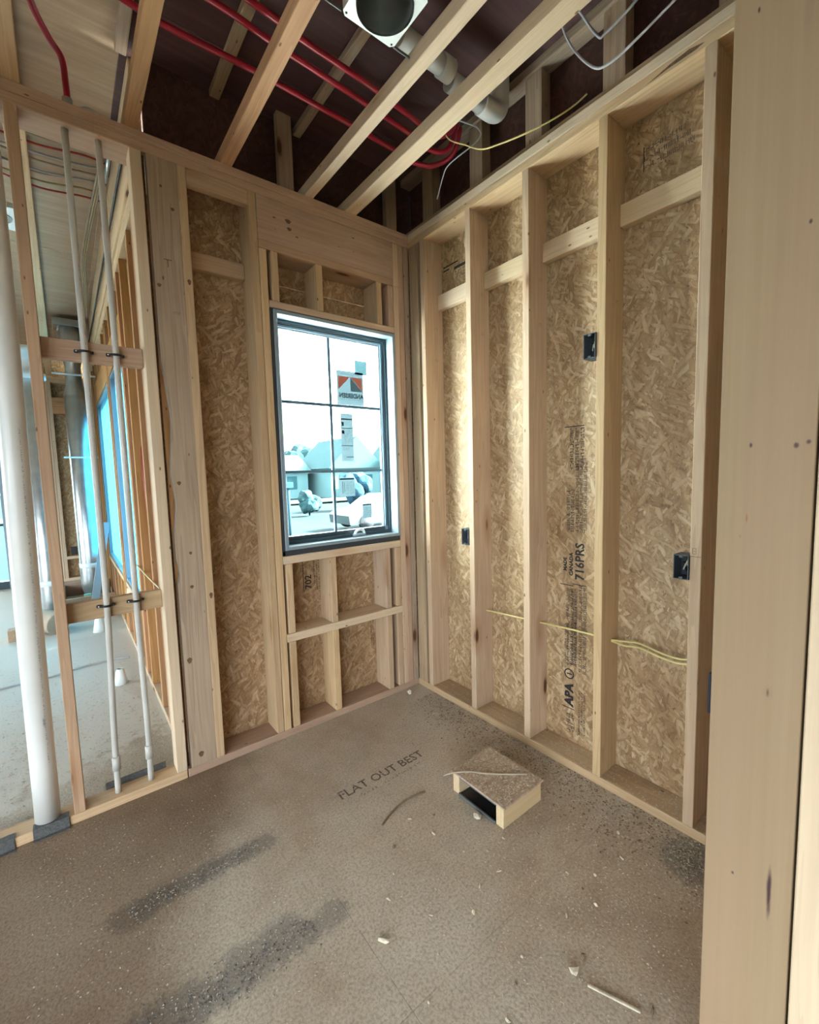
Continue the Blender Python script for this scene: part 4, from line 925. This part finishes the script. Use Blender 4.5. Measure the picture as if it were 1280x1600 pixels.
bm = bmesh.new(); tube_bm(bm, [(-1.965, 3.02, 0.11), (-1.90, 2.93, 0.11), (-1.85, 2.86, 0.10)], 0.10, 24, 3, True); add('wrap', fresh(bm, 'wrap'), WRAP, tc_, Matrix.Identity(4))
board('dark_hole', (-1.86, -1.80), (2.87, 3.03), (0.001, 0.14), BLACKP, tc_)  # black block stands in for the dark hole beside the boot
tag(board('teal_box', (-1.64, -1.575), (3.70, 3.745), (0.106, 0.150), TEAL, None), 'small teal and white package on the curb of the floor opening', 'package')
tag(board('brick_offcut', (-2.20, -2.15), (2.9, 3.0), (0.001, 0.10), PINE_RED, None), 'short reddish lumber offcut on the next room floor at left edge', 'offcut')
tag(tube('extension_cord', [(-2.9, 1.72, 0.006), (-2.16, 1.773, 0.006), (-1.91, 1.774, 0.006), (-1.72, 1.83, 0.006), (-1.55, 1.835, 0.006), (-1.42, 1.80, 0.006)], 0.006, GREYC, None, seg=8), 'dark grey cord lying across the next room floor', 'cord')
def cup(x, y, s_, lab):
    o = lathe('plastic_cup', [(0.0001, 0.0), (0.045*s_, 0.0), (0.036*s_, 0.05*s_), (0.028*s_, 0.10*s_), (0.020*s_, 0.115*s_)], (x, y, 0.0006), WHITEM, None, 14); tag(o, lab, 'cup')
cup(-1.517, 1.33, 0.9, 'small white plastic cup upside down on the next room floor, nearer one'); cup(-1.565, 2.70, 1.1, 'white plastic cup farther away on the next room floor')
tag(board('black_outlet', (-1.715, -1.645), (5.47, 5.4995), (0.36, 0.47), BLACKP, None), 'black outlet box low on the far wall', 'electrical box')
# cables and tubes dropping in the side wall bays
rr_ = random.Random(4)
for k in range(4):
    y0_ = 1.13+0.045*k
    tag(tube('red_cable', [(-1.315+0.006*k, y0_, 2.66), (-1.312, y0_+0.02, 2.1), (-1.318+0.006*k, y0_-0.05, 1.5), (-1.310, y0_-0.09+0.01*k, 1.0), (-1.312, y0_-0.02, 0.5), (-1.312, y0_, 0.1)], 0.010, REDC, None, seg=8), 'red cable running down a stud bay of the side wall in the next room', 'cable', 'red cables in the side wall bay')
for k in range(4):
    y0_ = 0.78+0.055*k
    tag(tube('yellow_cable', [(-1.318, y0_+0.10, 2.66), (-1.316, y0_+0.03, 1.9), (-1.320+0.005*k, y0_, 1.3), (-1.312, y0_-0.03, 0.9), (-1.312, y0_+rr_.uniform(-.06, .06), 0.5), (-1.312, y0_, 0.1)], 0.0065, YEL, None, seg=8), 'yellow cable running down the nearest stud bay of the side wall', 'cable', 'yellow cables in the side wall bay')
tag(tube('copper_cable', [(-1.366, 1.45, 0.78), (-1.366, 1.10, 0.785), (-1.366, 0.70, 0.79), (-1.366, 0.30, 0.80), (-1.39, 0.095, 0.81)], 0.004, YEL, None, seg=6), 'thin tan cable looped along the side wall studs at knee height', 'cable')
tag(tube('black_cable', [(-1.382, 0.16, 2.90), (-1.382, 1.2, 2.905), (-1.382, 2.8, 2.91), (-1.382, 4.8, 2.91)], 0.006, BLACKC, None, seg=8), 'black cable running along the rim board above the side wall', 'cable')
for k in range(11):
    y_ = 0.62+0.068*k+rr_.uniform(-.02, .02); sg = rr_.uniform(0.0, 0.05)
    mm = [WRAP, GREYC, WRAP, YELD, REDC, GREYC][k % 6]
    tag(tube('ceiling_cable', [(-2.35, y_+rr_.uniform(-.1, .1), 3.135), (-1.95, y_+rr_.uniform(-.03, .03), 3.12-sg), (-1.70, y_, 3.10-sg), (-1.50, y_+rr_.uniform(-.03, .03), 3.125-sg), (-1.385, y_+0.02, 3.12)], 0.0055, mm, None, seg=6), 'cable strung across under the deck of the next room', 'cable', 'cables under the deck of the next room')
for k in range(3):
    x_ = -1.43+0.012*k
    tag(tube('bundled_cable', [(x_, 0.9, 3.10), (x_-0.03, 1.7, 3.11), (x_-0.045, 2.3, 3.09), (x_-0.01, 3.0, 3.10), (x_, 3.6, 3.05)], 0.006, [WRAP, YELD, WRAP][k], None, seg=6), 'cable bundled along the rim board under the deck of the next room', 'cable', 'cable bundle along the rim board')
tag(tube('metal_conduit', [(-1.402, 0.60, 3.06), (-1.407, 0.95, 3.04)], 0.010, GALV, None, seg=12, smooth=1), 'short shiny metal conduit near the ceiling at the top of the open stud bay', 'conduit')
for x_, y_, k in ((-1.78, 1.16, 1),):
    e = empty('duct_boot', (x_-0.07, y_, 2.80)); tag(e, 'bright metal duct boot in the ceiling of the next room at far left', 'duct boot')
    board('flange', (-2.00, -1.802), (1.03, 1.30), (2.80, 2.805), WHITEM, e); lathe('collar', [(0.07, 2.795), (0.07, 2.80), (0.0001, 2.7992)], (-1.90, 1.16, 0), GALV_IN, e, 24)
    board('side_panel', (-2.00, -1.802), (1.295, 1.30), (2.806, 2.95), WHITEM, e)
for k in range(3):
    tag(tube('plate_cable', [(-1.585+0.01*k, 0.06+0.02*k, H+0.006), (-1.54, 0.05+0.02*k, H+0.04-0.012*k), (-1.49, 0.06+0.01*k, H+0.03-0.008*k), (-1.455, 0.09, H+0.008)], 0.0035, [GREYC, WHITEM, GREYC][k], None, seg=6), 'thin cable arching over the top plate above the open stud bay', 'cable', 'thin cables on the top plate')

# ================================================================== OUTSIDE
def ext(name, c, var=0.2, sc=1.0): return plain(name, c, 0.9, spec=0.1, var=var, bscale=sc)  # the cyan haze and glare outdoors are mixed into these base colours
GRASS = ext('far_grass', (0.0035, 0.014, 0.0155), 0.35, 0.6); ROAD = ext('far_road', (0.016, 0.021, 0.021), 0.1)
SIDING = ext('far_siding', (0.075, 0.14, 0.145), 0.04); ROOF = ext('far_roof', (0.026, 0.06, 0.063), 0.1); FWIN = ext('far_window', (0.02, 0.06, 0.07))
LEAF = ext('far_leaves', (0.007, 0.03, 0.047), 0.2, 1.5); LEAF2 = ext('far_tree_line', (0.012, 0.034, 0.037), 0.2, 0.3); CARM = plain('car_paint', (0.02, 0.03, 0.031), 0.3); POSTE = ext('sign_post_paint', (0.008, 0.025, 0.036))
gz = -1.0
BOUNCE_GROUND = ext('pale_bounce_ground', (0.55, 0.54, 0.50), 0.2, 3.0)  # unseen pale ground, added to bounce light up through the window
gr = struct('ground')
bm = bmesh.new(); nx, ny = 40, 40; vs = []
for j in range(ny+1):
    row = []
    for i in range(nx+1):
        x = -60+160*i/nx; y = 11.5+105*j/ny
        row.append(bm.verts.new((x, y, gz+0.12*mnoise.noise(Vector((x*0.2, y*0.2, 0))))))
    vs.append(row)
for j in range(ny):
    for i in range(nx): bm.faces.new((vs[j][i], vs[j][i+1], vs[j+1][i+1], vs[j+1][i]))
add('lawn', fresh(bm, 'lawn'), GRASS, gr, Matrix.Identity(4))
board('bounce_apron', (-1.2, 60), (0.16, 5.9), (gz-0.3, gz-0.02), BOUNCE_GROUND, gr, ch=0); board('bounce_apron', (-60, 60), (5.9, 11.5), (gz-0.3, gz-0.02), BOUNCE_GROUND, gr, ch=0); board('road', (-20, 60), (31.0, 35.5), (gz+0.12, gz+0.17), ROAD, gr, ch=0)
board('side_soil', (-60, 60), (-60, -5.2), (gz-0.3, gz), GRASS, gr, ch=0); board('side_soil', (-60, -6.2), (-5.2, 5.9), (gz-0.3, gz), GRASS, gr, ch=0)
def house(x, y, wd, dp_, hw, hr, lab, gable='front'):
    e = empty('house', (x, y, gz)); tag(e, lab, 'house')
    board('walls', (x-wd/2, x+wd/2), (y, y+dp_), (gz, gz+hw), SIDING, e, ch=0)
    bm = bmesh.new(); a = 0.4
    if gable == 'front': P = [(x-wd/2-a, y-a, gz+hw), (x+wd/2+a, y-a, gz+hw), (x, y-a, gz+hr), (x-wd/2-a, y+dp_+a, gz+hw), (x+wd/2+a, y+dp_+a, gz+hw), (x, y+dp_+a, gz+hr)]
    else: P = [(x-wd/2-a, y-a, gz+hw), (x-wd/2-a, y+dp_+a, gz+hw), (x-wd/2-a, y+dp_/2, gz+hr), (x+wd/2+a, y-a, gz+hw), (x+wd/2+a, y+dp_+a, gz+hw), (x+wd/2+a, y+dp_/2, gz+hr)]
    V = [bm.verts.new(p_) for p_ in P]
    for fc in ((0, 1, 2), (3, 5, 4), (0, 2, 5, 3), (1, 4, 5, 2), (0, 3, 4, 1)): bm.faces.new([V[k] for k in fc])
    bmesh.ops.recalc_face_normals(bm, faces=bm.faces); add('roof', fresh(bm, 'roof'), ROOF, e, Matrix.Identity(4))
    n_ = max(2, int(wd/2.6))
    for k in range(n_):
        xx = x-wd/2+wd*(k+0.5)/n_
        f_ = board('window', (xx-0.5, xx+0.5), (y-0.06, y-0.005), (gz+1.0, gz+2.3), FWIN, e, ch=0)
    board('garage_door', (x-wd/2+0.5, x-wd/2+3.2), (y-0.05, y-0.004), (gz+0.05, gz+0.9), ROOF, e, ch=0)
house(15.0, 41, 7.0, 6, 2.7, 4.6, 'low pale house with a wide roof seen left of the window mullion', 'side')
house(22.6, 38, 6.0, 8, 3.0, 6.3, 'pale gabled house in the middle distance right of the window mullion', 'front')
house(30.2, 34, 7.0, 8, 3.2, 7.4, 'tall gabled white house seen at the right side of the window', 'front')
def tree(x, y, z0, r, hgt, lab, m=LEAF):
    e = empty('tree', (x, y, z0)); tag(e, lab, 'tree', None)
    tube('trunk', [(x, y, z0), (x, y, z0+hgt*0.6)], r*0.08, POSTE, e, seg=8, smooth=1)
    bm = bmesh.new(); q = random.Random(int(x*10))
    for k in range(7):
        cx2, cy2, cz2 = x+q.uniform(-.5, .5)*r, y+q.uniform(-.4, .4)*r, z0+hgt*0.62+q.uniform(-.35, .4)*hgt*0.6
        b2 = bmesh.ops.create_icosphere(bm, subdivisions=3, radius=r*q.uniform(0.45, 0.7))
        for v in b2['verts']:
            v.co *= 1+0.35*mnoise.noise(v.co*(2.2/r)+Vector((k, 0, 0))); v.co += Vector((cx2, cy2, cz2))
    add('foliage', fresh(bm, 'foliage'), m, e, Matrix.Identity(4))
tree(13.7, 23.5, gz, 1.15, 2.1, 'round bluish bush in front of the right-hand houses')
tree(16.0, 54, gz, 3.4, 6.4, 'large tree behind the low house at the left of the window view', LEAF2)
tree(25.5, 58, gz, 3.2, 5.8, 'pale distant tree behind the low house', LEAF2)
tree(9.6, 22, gz, 0.7, 1.3, 'small shrub on the lawn near the middle of the window view', LEAF2)
cr_ = empty('parked_car', (9.5, 14.2, gz)); tag(cr_, 'pale parked car with a curved roof at the lower right of the window view', 'car')
bm = bmesh.new(); prof = [(-2.2, 0.25), (-2.25, 0.62), (-2.0, 0.80), (-1.3, 0.88), (-0.65, 1.28), (-0.1, 1.42), (0.7, 1.40), (1.5, 1.02), (2.15, 0.92), (2.25, 0.55), (2.15, 0.25)]
L_ = [[bm.verts.new((9.5+a, 14.2+y, gz+b+0.05)) for a, b in prof] for y in (-0.85, 0.85)]
for k in range(len(prof)-1): bm.faces.new((L_[0][k], L_[0][k+1], L_[1][k+1], L_[1][k]))
bm.faces.new(L_[0][::-1]); bm.faces.new(L_[1])
bmesh.ops.recalc_face_normals(bm, faces=bm.faces); add('body', fresh(bm, 'body'), CARM, cr_, Matrix.Identity(4))
for xx in (-1.4, 1.4):
    for yy in (-0.8, 0.8): lathe('wheel', [(0.0001, -0.1), (0.33, -0.1), (0.33, 0.1), (0.0001, 0.1)], (9.5+xx, 14.2+yy, gz+0.36), BLACKP, cr_, 20).matrix_local = world_mw(cr_, Matrix.Translation((9.5+xx, 14.2+yy, gz+0.36)) @ Matrix.Rotation(PI/2, 4, 'X'))
for a, b in ((-0.55, 0.12), (0.2, 0.95)): board('car_window', (9.5+a, 9.5+b), (14.2-0.865, 14.2-0.852), (gz+0.98, gz+1.32), FWIN, cr_, ch=0)
sp_ = empty('street_post', (4.35, 12.4, gz)); tag(sp_, 'slim grey post with a small head at the left edge of the window view', 'post')
tube('pole', [(4.35, 12.4, gz), (4.35, 12.4, gz+1.95)], 0.05, POSTE, sp_, seg=10, smooth=1)
board('post_head', (4.22, 4.50), (12.3, 12.5), (gz+1.95, gz+2.15), POSTE, sp_)
